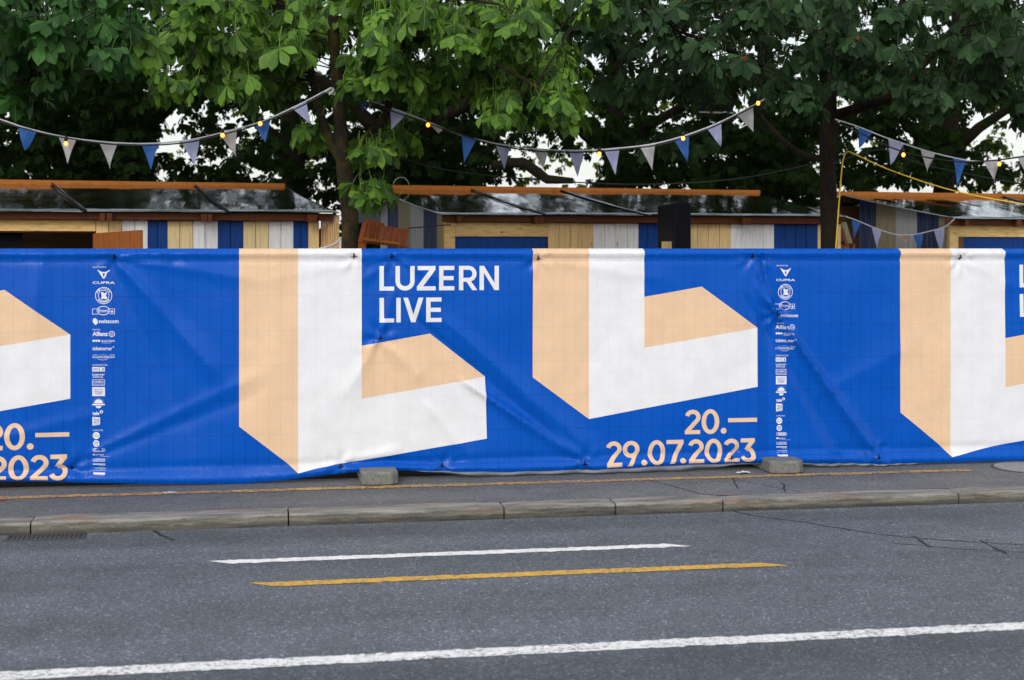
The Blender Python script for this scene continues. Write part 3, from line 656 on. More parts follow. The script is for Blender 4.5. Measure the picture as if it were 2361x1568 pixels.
def make_banner(k, label):
    sh = (k - 1) * PER
    X = V2[:, 0] + sh; Zn = V2[:, 1]; Z = warp(X, Zn)
    D = disp(X, Z, Zn)
    if k == 0: D = D - 0.004 * np.clip((X - (XL - 0.05)) / 0.05, 0, 1)
    P = np.stack([X, FENCE_Y - 0.045 - D, Z], axis=1)
    n = np.zeros_like(P); fn = np.cross(P[F2[:, 1]] - P[F2[:, 0]], P[F2[:, 2]] - P[F2[:, 0]])
    for c in range(3): np.add.at(n, F2[:, c], fn)
    n /= np.maximum(np.linalg.norm(n, axis=1, keepdims=True), 1e-12)
    t = thing('fence_banner', label, 'banner', ((XL + XS) / 2 + sh, FENCE_Y, ZB), 'printed banners along the fence')
    for pi, pname in enumerate(PARTS):
        sel = pid == pi; tri = F2[sel]; used, inv = np.unique(tri, return_inverse=True)
        mi = fm[sel]; lut = sorted(set(mi)); mid = np.array([lut.index(q) for q in mi])
        np_mesh(pname.replace('_small', ''), P[used], inv.reshape(-1, 3), [M[MATS[q]] for q in lut], t, np.stack([X[used] + 5, Z[used] - .285], 1), True, n[used], mid)
    return t
banners = [make_banner(k, BLABEL[k]) for k in range(3)]
def surf(X, Zn, off=0.0):
    X = np.asarray(X, float); Zn = np.asarray(Zn, float); Z = warp(X, Zn)
    return np.stack([X, FENCE_Y - 0.045 - disp(X, Z, Zn) - off, Z], axis=-1)
# hem that turns under, its unprinted back showing
def flap(pxs, drop, t):
    vs = []; fs = []; n = 40
    for i in range(n + 1):
        x = pxs[0] + (pxs[1] - pxs[0]) * i / n; X = FXZ(x, 1080)[0]
        zb = float(np.interp(X, HX[:, 0], HX[:, 1])); p = surf([X], [ZB])[0]
        dr = drop * min(1, 4 * i / n, 4 * (n - i) / n + 0.1) * (1 + 0.12 * math.sin(i * 0.9))
        for a, (dy, dz) in enumerate(((0.008, 0.004), (-0.004, -0.35), (0.004, -0.75), (0.03, -1.0))):
            vs.append((X, p[1] + dy + 0.012 * math.sin(i * 1.3 + a), max(0.012, zb + dz * dr)))
    fs = [(i * 4 + k, i * 4 + k + 1, (i + 1) * 4 + k + 1, (i + 1) * 4 + k) for i in range(n) for k in range(3)]
    m = MB(); m.add(vs, fs); m.build('turned_hem', M['flap'], t, True)
flap((940, 1745), 0.062, banners[1]); flap((1835, 2120), 0.055, banners[2])
# cable ties
for tpx in TIES:
    X, Z = FXZ(*tpx); k = 0 if X < XL else (1 if X < XS else 2)
    m = MB()
    for ang, L, r in ((90, 0.032, 0.006), (180, 0.03, 0.0028), (5, 0.03, 0.0028), (30, 0.02, 0.0025)):
        a = np.array([X, 0, Z]); q = a + L * np.array([math.cos(math.radians(ang)), 0, math.sin(math.radians(ang))])
        if ang == 90: a = a - np.array([0, 0, 0.012])
        s0 = surf([a[0]], [a[2]], 0.008)[0]; s1_ = surf([q[0]], [q[2]], 0.008)[0]; s1_[1] = min(s1_[1], s0[1] + 0.01) - 0.008
        m.tube([s0, (s0 + s1_) / 2 + np.array([0, -0.006, 0]), s1_], r, 5)
    m.build('cable_tie', M['tie'], banners[k])
# sponsor column: flat print just proud of the fabric
def sp(px, py): return FXZ(px * .38265 / 1.0165, (550 + py * .38265) / 1.0165)
LG = []        # (mat, 2D verts, faces)
def poly2(mt, pts): LG.append((mt, [sp(*p) for p in pts], [tuple(range(len(pts)))]))
def ring2(mt, cx, cy, rx, ry, w, n=28, a0=0, a1=360):
    o = arc(cx, cy, rx, ry, a0, a1, n); i = arc(cx, cy, rx - w, ry - w, a0, a1, n)
    LG.append((mt, [sp(*p) for p in o + i], [(k, k + 1, n + 2 + k, n + 1 + k) for k in range(n)]))
def disc2(mt, cx, cy, rx, ry=None, n=24): poly2(mt, arc(cx, cy, rx, ry or rx, 0, 360, n)[:-1])
def bar2(mt, x0, y0, x1, y1): poly2(mt, [(x0, y0), (x1, y0), (x1, y1), (x0, y1)])
TXT = []       # text objects: mat, string, box
def txt(mt, s, x0, x1, y0, y1, bold=0.0): TXT.append((mt, s, x0, x1, y0, y1, bold))
w_, b_ = 'b_white', 'b_blue'
txt(w_, 'HAUPTPARTNER', 571, 655, 194, 203)
poly2(w_, [(598, 213), (628, 228), (638, 262), (638, 271), (632, 266)]); poly2(w_, [(678, 213), (648, 228), (638, 262), (638, 271), (644, 266)]); bar2(w_, 626, 228, 650, 237)
txt(w_, 'CUPRA', 570, 706, 286, 301, 0.02)
ring2(w_, 638, 372, 52, 52, 4, 40); ring2(w_, 638, 372, 34, 34, 3, 32)
for i, ch in enumerate('EICHHOF'):
    a = math.radians(150 - i * 20); TXT.append((w_, ch, 638 - 43 * math.cos(math.pi - a) - 5 if False else 638 + 42 * math.cos(a) - 5, 638 + 42 * math.cos(a) + 5, 372 - 42 * math.sin(a) - 6, 372 - 42 * math.sin(a) + 6, 0.01))
ring2(w_, 638, 372, 43, 43, 6, 16, 35, 145)
poly2(w_, [(622, 352), (634, 350), (640, 360), (654, 352), (658, 362), (650, 372), (660, 384), (656, 394), (640, 392), (622, 394), (626, 376)])
ring2(w_, 642, 372, 9, 12, 3, 12)
ring2(w_, 636, 464, 40, 28, 4, 32); txt(w_, 'Emmi', 606, 668, 453, 474, 0.01)
for a in ((569, 452, 600, 455), (569, 484, 604, 487), (569, 455, 572, 484), (672, 452, 706, 455), (674, 482, 706, 485), (703, 455, 706, 482), (686, 462, 692, 478), (681, 467, 697, 473)): bar2(w_, *a)
poly2(w_, [(572, 518), (584, 508), (600, 520), (602, 540), (590, 552), (582, 546), (572, 534)]); txt(w_, 'swisscom', 608, 729, 517, 541, 0.02)
txt(w_, 'PARTNER', 571, 619, 576, 584); txt(w_, 'Allianz', 570, 664, 592, 619, 0.03); ring2(w_, 688, 607, 18, 18, 4); txt(w_, 'iii', 681, 695, 598, 616)
for x in (578, 594, 610): disc2(w_, x, 648, 7.5, 7)
txt(w_, 'auviso', 624, 706, 639, 656); bar2(w_, 624, 661, 684, 662.5)
txt(w_, 'ticketcorner', 570, 690, 683, 706, 0.02); bar2(w_, 693, 685, 702, 688); bar2(w_, 696, 682, 699, 691)
txt(w_, 'SCHWEIZERHOF', 570, 706, 741, 754, 0.01); ring2(w_, 634, 752, 34, 14, 2, 14, 20, 160)
for i in range(5): disc2(w_, 612 + i * 11, 735 - 3 * (i in (1, 2, 3)), 2)
bar2(w_, 572, 733, 600, 735); bar2(w_, 672, 733, 704, 735)
txt(w_, 'MEDIENPARTNER', 571, 662, 791, 800); bar2(w_, 569, 808, 611, 836); bar2(w_, 614, 808, 645, 836); txt(b_, 'SRF', 574, 606, 815, 829); txt(b_, '3', 624, 639, 812, 833)
txt(w_, 'Luzerner', 570, 645, 845, 861, 0.01); txt(w_, 'Zeitung', 570, 634, 862, 877, 0.01)
for a in ((569, 885, 645, 888), (569, 918, 645, 921), (569, 888, 572, 918), (642, 888, 645, 918)): bar2(w_, *a)
txt(w_, 'radio', 576, 638, 890, 905, 0.01); txt(w_, 'PILATUS', 576, 638, 908, 916)
bar2(w_, 569, 931, 646, 986); txt(b_, 'PILATUS', 580, 634, 941, 950); txt(b_, 'TODAY', 582, 633, 954, 976)
poly2(w_, arc(607, 1030, 26, -25, 0, 180, 14)); bar2(w_, 569, 1033, 645, 1042); poly2(w_, arc(607, 1046, 18, 14, 0, 180, 10))
for i in range(7):
    a = math.pi * (i + 0.5) / 7; disc2(w_, 607 + 33 * math.cos(a), 1030 - 31 * math.sin(a), 2)
txt(w_, 'tele', 571, 612, 1079, 1102, 0.03); disc2(w_, 624, 1082, 10); txt(b_, '1', 621, 627, 1076, 1088)
poly2(w_, [(570, 1112), (616, 1116), (616, 1160), (570, 1166)]); txt(b_, '20', 577, 611, 1122, 1148); bar2(b_, 577, 1154, 611, 1156)
txt(w_, 'SUPPORTER', 572, 634, 1190, 1199)
disc2(w_, 593, 1227, 21.5); ring2(b_, 593, 1227, 14, 8, 2, 16); disc2(w_, 593, 1275, 20, 21, 9); ring2(b_, 593, 1275, 12, 13, 3, 12); bar2(b_, 588, 1270, 600, 1273)
ring2(w_, 585, 1315, 13, 11, 3, 12, 90, 270); ring2(w_, 636, 1315, 13, 11, 3, 12, -90, 90); bar2(w_, 585, 1304, 636, 1307); bar2(w_, 585, 1323, 636, 1326); bar2(w_, 584, 1311, 638, 1319)
txt(w_, 'luzern', 590, 636, 1337, 1349, 0.01); bar2(w_, 572, 1338, 586, 1348); bar2(w_, 612, 1353, 676, 1354)
txt(w_, 'LUZERNER', 572, 648, 1367, 1380, 0.01); bar2(w_, 574, 1382.5, 646, 1385); bar2(w_, 572, 1398, 648, 1404); bar2(w_, 610, 1408, 648, 1410)
txt(w_, 'RAIFFEISEN', 574, 648, 1422, 1432); bar2(w_, 572, 1438, 648, 1439); bar2(w_, 576, 1450, 648, 1458); bar2(w_, 580, 1460, 644, 1462)
tmp = []
for mt, s, x0, x1, y0, y1, bold in TXT:
    cu = bpy.data.curves.new('lettering', 'FONT'); cu.body = s; cu.resolution_u = 2; cu.offset = bold
    o = bpy.data.objects.new('lettering', cu); COL.objects.link(o); tmp.append(o)
dg = bpy.context.evaluated_depsgraph_get(); dg.update()
for o, (mt, s, x0, x1, y0, y1, bold) in zip(tmp, TXT):
    me = o.evaluated_get(dg).to_mesh(); v = np.array([p.co[:2] for p in me.vertices]); f = [tuple(p.vertices) for p in me.polygons]
    lo, hi = v.min(0), v.max(0)
    q = [sp(x0 + (a - lo[0]) / max(hi[0] - lo[0], 1e-6) * (x1 - x0), y1 - (b - lo[1]) / max(hi[1] - lo[1], 1e-6) * (y1 - y0)) for a, b in v]
    LG.append((mt, q, f)); o.evaluated_get(dg).to_mesh_clear()
for o in tmp:
    cu = o.data; bpy.data.objects.remove(o); bpy.data.curves.remove(cu)
LB = [205, 279, 310, 430, 500, 560, 588, 630, 668, 715, 775, 803, 840, 880, 925, 990, 1066, 1107, 1180, 1203, 1250, 1300, 1331, 1358, 1391, 1415, 1444]
LZ = [sp(570, y)[1] for y in LB]
LOGOS = {}
for mt, q, f in LG:
    zc_ = (min(p[1] for p in q) + max(p[1] for p in q)) / 2
    LOGOS.setdefault(sum(zc_ < z for z in LZ), []).append((mt, q, f))
for k, t in ((1, banners[1]), (2, banners[2]), (0, banners[0])):
    for key in sorted(LOGOS):
        vs = []; fs = []; mi = []
        for mt, q, f in LOGOS[key]:
            n = len(vs); q = np.array(q); X = q[:, 0] + (k - 1) * PER; off = 0.0022 if mt == w_ else 0.0038
            vs += [tuple(p) for p in surf(X, q[:, 1], off)]; fs += [tuple(i + n for i in p) for p in f]; mi += [0 if mt == w_ else 1] * len(f)
        base = world_loc(t); me = bpy.data.meshes.new('sponsor_logo')
        me.from_pydata([tuple(np.array(p) - base) for p in vs], [], fs); me.materials.append(M['b_white']); me.materials.append(M['b_blue'])
        me.polygons.foreach_set('material_index', mi)
        o = bpy.data.objects.new('sponsor_logo', me); COL.objects.link(o); o.parent = t

# ------------------------------------------------------------------ huts
A18 = math.radians(18)
HEX = math.cos(A18) * RIGHT + math.sin(A18) * FWD; HEY = np.array([-HEX[1], HEX[0], 0.0])
HP0 = at(1015, HY, 18.0); HP0[2] = 0
def HT(X, D, Z): return HP0 + X * HEX + D * HEY + np.array([0, 0, Z])
def hpt(x, y, off):
    r = ray(x, y); e = np.array([0, 0, CAMH])
    t = (off - (e - HP0) @ HEY) / (r @ HEY); p = e + t * r
    return (p - HP0) @ HEX, p[2]
def hX(x, off): return hpt(x, HY, off)[0]
def hD(x, Xfix):                      # depth on the side wall X = Xfix seen in column x
    r = ray(x, HY); e = EYE
    t = (Xfix - (e - HP0) @ HEX) / (r @ HEX); return (e + t * r - HP0) @ HEY
WALL, RIDGE, EZ, RZ = 0.24, 2.6, 2.53, 2.955
def roofz(D): return EZ + (RZ - EZ) * D / RIDGE
WT = 2.437                            # top of the front boards, under the fascia
def hbox(name, X0, X1, D0, D1, z0, z1, mat, t, bevel=0.004):
    c = HT((X0 + X1) / 2, (D0 + D1) / 2, (z0 + z1) / 2)
    return MB().box(X0, X1, D0, D1, z0, z1, HT).build(name, M[mat], t, bevel=bevel, loc=c)
def front_planks(edges, t, z0=0.05):
    for x0, x1, mt in edges:
        a, b = hX(x0, WALL), hX(x1, WALL); j = random.uniform(-0.004, 0.004)
        hbox('plank', a + 0.003, b - 0.003, WALL + j, WALL + 0.022 + j, z0, WT + random.uniform(-0.004, 0.002), mt, t)
def run(xs, mt): return [(a, b, mt) for a, b in zip(xs[:-1], xs[1:])]
def side_planks(bands, Xw, t, sgn):
    for x0, x1, mt in bands:
        d1, d0 = hD(x0, Xw), hD(x1, Xw); n = max(1, round((d1 - d0) / 0.15))
        for i in range(n):
            a, b = d0 + (d1 - d0) * i / n, d0 + (d1 - d0) * (i + 1) / n; j = random.uniform(-0.003, 0.003)
            m = MB(); zt0, zt1 = roofz(a) - 0.03, roofz(b) - 0.03
            xa, xb = (Xw - 0.022 + j, Xw + j)
            m.hexa([HT(xa, a + .003, .05), HT(xb, a + .003, .05), HT(xb, b - .003, .05), HT(xa, b - .003, .05), HT(xa, a + .003, zt0), HT(xb, a + .003, zt0), HT(xb, b - .003, zt1), HT(xa, b - .003, zt1)])
            m.build('plank', M[mt], t, bevel=0.003, loc=HT(Xw, (a + b) / 2, 1.2))
def roof(t, eL, eR, rL, rR, seams, ridge_px, seed):
    # corrugation-free polished sheets, slightly buckled; each sheet spans between two lap seams given as (eave X, ridge X)
    cuts = [(hX(eL, 0), hX(rL, RIDGE))] + [(hX(a, 0), hX(b, RIDGE)) for a, b in seams] + [(hX(eR, 0), hX(rR, RIDGE))]
    for s in range(len(cuts) - 1):
        (a0, a1), (b0, b1) = cuts[s], cuts[s + 1]; nu, nv = 28, 10; vs = []
        lap = 0.05 if s < len(cuts) - 2 else 0.0
        for j in range(nv + 1):
            v = j / nv; D = -0.03 + v * (RIDGE + 0.03)
            xa, xb = a0 + (a1 - a0) * v, b0 + (b1 - b0) * v + lap
            for i in range(nu + 1):
                u = i / nu; X = xa + (xb - xa) * u
                edge = math.sin(math.pi * v)
                w = 0.014 * mnoise.noise(Vector((X * 0.9 + seed, D * 0.8, seed))) * (0.25 + edge) + 0.004 * mnoise.noise(Vector((X * 3 + seed, D * 0.6, 3)))
                z = EZ + (RZ - EZ) * v + w - 0.015 * edge + 0.008 * s
                vs.append(HT(X, D, z))
        n = len(vs); vs += [q - np.array([0, 0, 0.006]) for q in vs]
        W1 = nu + 1
        fs = [(j * W1 + i, j * W1 + i + 1, (j + 1) * W1 + i + 1, (j + 1) * W1 + i) for j in range(nv) for i in range(nu)]
        fs += [tuple(n + k for k in reversed(f)) for f in fs]
        for i in range(nu): fs.append((i, n + i, n + i + 1, i + 1))
        for j in range(nv): fs += [(j * W1, (j + 1) * W1, n + (j + 1) * W1, n + j * W1), (j * W1 + nu, n + j * W1 + nu, n + (j + 1) * W1 + nu, (j + 1) * W1 + nu)]
        o = MB().add(vs, fs).build('roof_sheet', [M['roof'], M['tie']], t, True)
        mi_ = np.zeros(len(fs), np.int32); mi_[nu * nv:] = 1; o.data.polygons.foreach_set('material_index', mi_)
    for a, b in seams:                 # black sealing strip along the lap
        xa, xb = hX(a, 0), hX(b, RIDGE); vs = []; n = 10
        for j in range(n + 1):
            v = j / n; X = xa + (xb - xa) * v; z = EZ + (RZ - EZ) * v - 0.015 * math.sin(math.pi * v) + 0.022
            vs += [HT(X - 0.012, -0.035 + v * (RIDGE + 0.03), z), HT(X + 0.026, -0.035 + v * (RIDGE + 0.03), z)]
        f = [(2 * j, 2 * j + 1, 2 * j + 3, 2 * j + 2) for j in range(n)]
        MB().add(vs, f).build('seam_strip', M['tie'], t)
    a, b = hX(ridge_px[0], RIDGE), hX(ridge_px[1], RIDGE)
    hbox('ridge_board', a, b, RIDGE - 0.02, RIDGE + 0.02, RZ - 0.015, RZ + 0.058, 'orange', t)
    # rear slope, falling away
    m = MB(); a, b = cuts[0], cuts[-1]
    m.hexa([HT(a[1], RIDGE + .02, RZ - .01), HT(b[1], RIDGE + .02, RZ - .01), HT(b[1], RIDGE + 2.2, RZ - .45), HT(a[1], RIDGE + 2.2, RZ - .45),
            HT(a[1], RIDGE + .02, RZ), HT(b[1], RIDGE + .02, RZ), HT(b[1], RIDGE + 2.2, RZ - .44), HT(a[1], RIDGE + 2.2, RZ - .44)])
    m.build('rear_roof', M['roof'], t)
def fascia(t, xa, xb, rafters):
    a, b = hX(xa, 0), hX(xb, 0)
    hbox('fascia_board', a, b, 0.09, 0.125, WT + 0.004, EZ + 0.004, 'brown', t)
    for r0, r1 in rafters:
        hbox('rafter_end', hX(r0, -.02), hX(r1, -.02), -0.02, 0.087, WT - 0.015, EZ - 0.014, 'brown', t)
def carcass(t, Xa, Xb, D1=3.2):       # inner walls so that the hut is closed
    MB().hexa([HT(Xa, .13, roofz(.13) - .05), HT(Xb, .13, roofz(.13) - .05), HT(Xb, RIDGE, RZ - .07), HT(Xa, RIDGE, RZ - .07),
               HT(Xa, .13, roofz(.13) - .035), HT(Xb, .13, roofz(.13) - .035), HT(Xb, RIDGE, RZ - .055), HT(Xa, RIDGE, RZ - .055)]).build('ceiling_board', M['interior'], t)
    hbox('back_wall', Xa, Xb, D1, D1 + .03, 0, 2.80, 'interior', t, 0)

# hut by the open door
t = thing('market_hut', 'wooden hut with dark open hatch, brown door ajar and narrow stripes of planks', 'hut', HT(hX(350, WALL), WALL, 0), 'festival huts behind the fence')
Xr = hX(737, WALL)
front_planks(run([221, 251, 281], 'beige') + run([281, 311, 341], 'white') + run([341, 363, 386], 'blue') + run([386, 415, 445], 'beige_pale') + run([445, 473, 503], 'white')
             + run([503, 532, 561], 'blue') + run([561, 590, 620], 'beige_pale') + run([620, 648, 677], 'white') + run([677, 694, 711], 'blue'), t)
front_planks(run([-420, -380, -340, -300], 'blue') + run([-300, -260, -220, -180, -140, -90], 'beige'), t)
hbox('corner_post', hX(711, WALL), hX(735, WALL), WALL - 0.02, WALL + 0.08, 0, WT, 'beige', t)
hbox('lintel', hX(-90, WALL), hX(221, WALL) - 0.003, WALL - 0.012, WALL + 0.03, hpt(100, 533, WALL)[1], WT, 'beam', t)
hbox('hatch_frame', hX(-90, WALL), hX(212, WALL), WALL + 0.03, WALL + 0.05, hpt(100, 537, WALL)[1], hpt(100, 532, WALL)[1], 'brown', t)
for z in (2.02, 2.18, 2.30): hbox('shelf', hX(30, 1.4), hX(205, 1.4), 1.3, 1.6, z, z + 0.02, 'interior', t)
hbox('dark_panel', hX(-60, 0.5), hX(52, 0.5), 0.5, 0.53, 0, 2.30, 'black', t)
carcass(t, hX(-420, WALL), Xr); hbox('side_wall', Xr - 0.03, Xr, WALL + 0.081, 3.2, 0, 2.5, 'interior', t, 0)
d0 = HT(hX(214, WALL), WALL - 0.03, 0); d1 = HT(hX(320, -0.75), -0.75, 0)
dd = (d1 - d0) / np.linalg.norm(d1 - d0); dn = np.array([-dd[1], dd[0], 0]) * 0.042
zt0 = hpt(214, 538, WALL)[1]; zt1 = hpt(320, 530.5, -0.75)[1]
door = MB().hexa([np.array([*p[:2], 0.08]) for p in (d0, d1, d1 + dn, d0 + dn)] + [np.array([p[0], p[1], z]) for p, z in ((d0, zt0), (d1, zt1), (d1 + dn, zt1), (d0 + dn, zt0))]).build('door', M['brown_v'], t, loc=d0)
e0 = d1 + dd * 0.002; e1 = d1 + dd * 0.02
props(MB().hexa([np.array([*p[:2], 0.08]) for p in (e0, e1, e1 + dn, e0 + dn)] + [np.array([p[0], p[1], zt1]) for p in (e0, e1, e1 + dn, e0 + dn)]).build('edge_strip', M['orange'], door, loc=d1))
roof(t, -420, 782, -420, 661, [(195, 118), (524, 448)], (-420, 657), 1.3)
fascia(t, -420, 770, [(230, 243), (246, 259), (464, 478), (479, 490), (709, 731)])

# middle hut
t = thing('market_hut', 'wooden hut in broad stripes with blue hatch, behind the black cabinet', 'hut', HT(hX(1300, WALL), WALL, 0), 'festival huts behind the fence')
Xl, Xr = hX(1024, WALL), hX(1938, WALL)
side_planks([(880, 897, 'grey_old'), (897, 922, 'blue_old'), (922, 950, 'olive_old'), (950, 980, 'grey_old'), (980, 1011, 'blue_old'), (1011, 1023, 'olive_old')], Xl, t, -1)
hbox('corner_post', Xl, hX(1048.7, WALL), WALL - 0.022, WALL + 0.06, 0, WT, 'beam', t)
lz = hpt(1150, 545.5, WALL)[1]
hbox('lintel', hX(1048.7, WALL) + .003, hX(1263, WALL), WALL - 0.012, WALL + 0.03, lz, WT, 'beam', t)
hbox('hatch', hX(1051, WALL), hX(1262, WALL), WALL + 0.02, WALL + 0.045, 0.9, lz - 0.008, 'blue', t)
hbox('counter_front', hX(1051, WALL), hX(1262, WALL), WALL, WALL + 0.03, 0.05, 0.88, 'beige', t)
front_planks(run([1263.5, 1288.5, 1315, 1342, 1368], 'beige') + run([1368, 1394.5, 1420, 1447, 1472.5], 'white') + run([1472.5, 1492.5, 1508, 1523], 'blue')
             + run([1523, 1551, 1580, 1608.7, 1634, 1659, 1685], 'beige') + run([1685, 1710, 1735, 1760, 1785], 'white') + run([1785, 1811, 1835, 1859, 1885], 'blue'), t)
hbox('corner_post', hX(1885, WALL), Xr, WALL - 0.01, WALL + 0.07, 0, WT, 'beige_pale', t)
hbox('side_wall', Xr - 0.03, Xr, WALL + 0.071, 3.2, 0, 2.5, 'interior', t, 0); carcass(t, Xl, Xr)
roof(t, 1015, 1957, 862, 1754, [(1255, 1085), (1486, 1291)], (862, 1752), 5.1)
fascia(t, 1024, 1948, [(1055, 1066), (1233, 1243), (1244, 1254), (1713, 1722), (1723, 1732)])
hp = HT(hX(925, RIDGE), RIDGE, RZ + 0.056)
MB().tube([hp + HEX * 0.115 * math.cos(a) + np.array([0, 0, 0.115 * math.sin(a)]) for a in np.linspace(0, math.pi, 14)], 0.006, 6).build('lifting_loop', M['steel_wire'], t, True)

# right hut
t = thing('market_hut', 'wooden hut with long weathered striped side wall, beyond the yellow cable', 'hut', HT(hX(2300, WALL), WALL, 0), 'festival huts behind the fence')
Xl = hX(2188, WALL)
side_planks([(1983, 2023, 'blue_old'), (2023, 2068, 'olive_old'), (2068, 2117, 'grey_old'), (2117, 2167, 'blue_old'), (2167, 2187, 'olive_old')], Xl, t, -1)
hbox('corner_post', Xl, hX(2208, WALL), WALL - 0.022, WALL + 0.06, 0, WT, 'beam', t)
lz = hpt(2300, 546.5, WALL)[1]
hbox('lintel', hX(2208, WALL) + .003, hX(2560, WALL), WALL - 0.012, WALL + 0.03, lz, WT, 'beam', t)
hbox('hatch_post', hX(2208, WALL) + .003, hX(2222, WALL), WALL, WALL + 0.04, 0.05, lz - 0.003, 'interior', t)
hbox('hatch', hX(2222, WALL) + .004, hX(2560, WALL), WALL + 0.02, WALL + 0.045, 0.05, lz - 0.008, 'blue', t)
front_planks(run([2560, 2590, 2620, 2650], 'beige') + run([2650, 2680, 2710, 2740], 'white') + run([2740, 2770, 2800, 2830], 'blue'), t)
carcass(t, Xl, hX(2830, WALL))
roof(t, 2206, 2860, 1943, 2560, [(2520, 2310)], (1929, 2560), 9.7)
fascia(t, 2190, 2860, [(2226, 2236), (2345, 2356)])

# pine slat screen
t = thing('slat_screen', 'pale pine slat screen standing between the hut corner and the mossy trunk', 'screen', HT(hX(760, .3), .3, 0))
xs = np.linspace(740, 783, 9)
for i, (a, b) in enumerate(zip(xs[:-1], xs[1:])):
    D = 0.30 - 0.03 * i
    hbox('slat', hX(a, D) + .003, hX(b, D) - .003, D, D + 0.03, 0, hpt(a, 497.5 - 0.2 * i, D)[1], 'slat_wood', t)
hbox('rail', hX(740, .36), hX(783, .36), .36, .40, 1.9, 1.97, 'slat_wood', t)

# tall black cabinet
ca = at(1516, HY, 18.35); cb = at(1556, HY, 17.55); cc = at(1594, HY, 17.72); ce = ca + (cc - cb)
zc = at(1556, 467, 17.6)[2]
t = thing('black_cabinet', 'tall black box-like cabinet with an open lower bay, standing before the broad striped hut', 'cabinet', (*cb[:2], 0))
pl = lambda pts, z0, z1, nm, cap=0.0, bv=0.0: MB().prism([tuple(p[:2]) for p in pts], z0, z1, cap).build(nm, M['black'], t, bevel=bv)
un = lambda a, b, k: a + (b - a) * k
pl([cb, cc, un(cc, ce, .12), un(cb, ca, .12)], 0.02, zc, 'front_panel', 0, 0.02)
pl([un(cb, ca, .125), un(cc, ce, .125), un(cc, ce, .86), un(cb, ca, .86)], 2.19, zc - 0.012, 'top_box', 0, 0.01)
pl([un(cb, ca, .865), un(un(cb, ca, .865), un(cc, ce, .865), .12), un(ca, ce, .12), ca], 0.02, zc - 0.02, 'rear_post', 0, 0.008)
pl([un(un(cb, ca, .865), un(cc, ce, .865), .88), un(cc, ce, .865), ce, un(ca, ce, .88)], 0.02, zc - 0.02, 'rear_post', 0, 0.008)
pl([un(cb, ca, .125), un(cc, ce, .125), un(cc, ce, .86), un(cb, ca, .86)], 0.02, 0.5, 'base_box', 0, 0.01)

# folded slatted table leaning by the trunk
def tp(px, py, d=16.9): return at(767.3 + px * .125, 472.2 + py * .125, d)
t = thing('folding_table', 'brown slatted wooden table tipped up beside the mossy trunk', 'table', (*tp(900, 600)[:2], 0))
nback = FWD * 0.02
tl, tr = tp(545, 325), tp(1415, 460); bl, br = tp(455, 690), tp(1335, 790)
ks = [0, .115, .23, .30, .365, .455, .56, .665, .78, .87, 1.0]
for a, b in zip(ks[:-1], ks[1:]):
    g = 0.005
    p = [un(tl, tr, a + g), un(tl, tr, b - g), un(bl, br, b - g), un(bl, br, a + g)]
    MB().hexa([p[3], p[2], p[2] + nback, p[3] + nback, p[0], p[1], p[1] + nback, p[0] + nback]).build('slat', M['table_wood'], t, bevel=0.002)
def tboard(nm, pts, off, th, mat):
    p = [q + FWD * off for q in pts]; n2 = FWD * th
    MB().hexa([p[3], p[2], p[2] + n2, p[3] + n2, p[0], p[1], p[1] + n2, p[0] + n2]).build(nm, M[mat], t, bevel=0.003)
tboard('rail', [tp(560, 605), tp(1250, 690), tp(1258, 745), tp(590, 662)], -0.05, 0.03, 'orange')
dn_ = np.array([0, 0, -1.0])
gl = tp(405, 800); gr = tp(1300, 830)
def leg(p0, p1, w):
    k = (0.01 - p0[2]) / (p1[2] - p0[2]); q = p0 + (p1 - p0) * k * 0.5 + np.array([0, 0, (0.01 - (p0 + (p1 - p0) * k * .5)[2])]) if False else p0 + (p1 - p0) * 3.2
    q[2] = 0.01; tboard('leg', [p0, p0 + RIGHT * w, q + RIGHT * w, q], 0.021, 0.035, 'table_wood')
leg(tp(460, 672), tp(395, 850), 0.10); leg(tp(1235, 765), tp(1180, 950), 0.10)
tboard('rear_slat', [tp(600, 250), tp(945, 340), tp(945, 420), tp(560, 340)], 0.06, 0.03, 'table_wood')

t = thing('wooden_signboard', 'brown and grey wooden board frame between the dark trunk and the weathered side wall', 'signboard', (*at(1945, 600, 20.5)[:2], 0))
def sboard(nm, pts, mat, th=.03):
    p = [at(x, y, 20.5) for x, y in pts]; n2 = FWD * th
    MB().hexa([p[3], p[2], p[2] + n2, p[3] + n2, p[0], p[1], p[1] + n2, p[0] + n2]).build(nm, M[mat], t, bevel=.003)
sboard('side_board', [(1940, 514), (1951, 512), (1966, 560), (1955, 562)], 'olive_old'); sboard('side_board', [(1928, 522), (1939, 514), (1930, 640), (1919, 640)], 'olive_old')
sboard('inner_board', [(1936, 524), (1941, 519), (1956, 566), (1951, 569)], 'brown_v'); sboard('cross_board', [(1926, 573), (1944, 562), (1948, 570), (1926, 584)], 'brown_v')
sboard('cross_board', [(1946, 566), (1972, 562), (1972, 575), (1946, 578)], 'brown_v'); sboard('leg', [(1958, 563), (1967, 561), (1972, 860), (1962, 860)], 'brown')

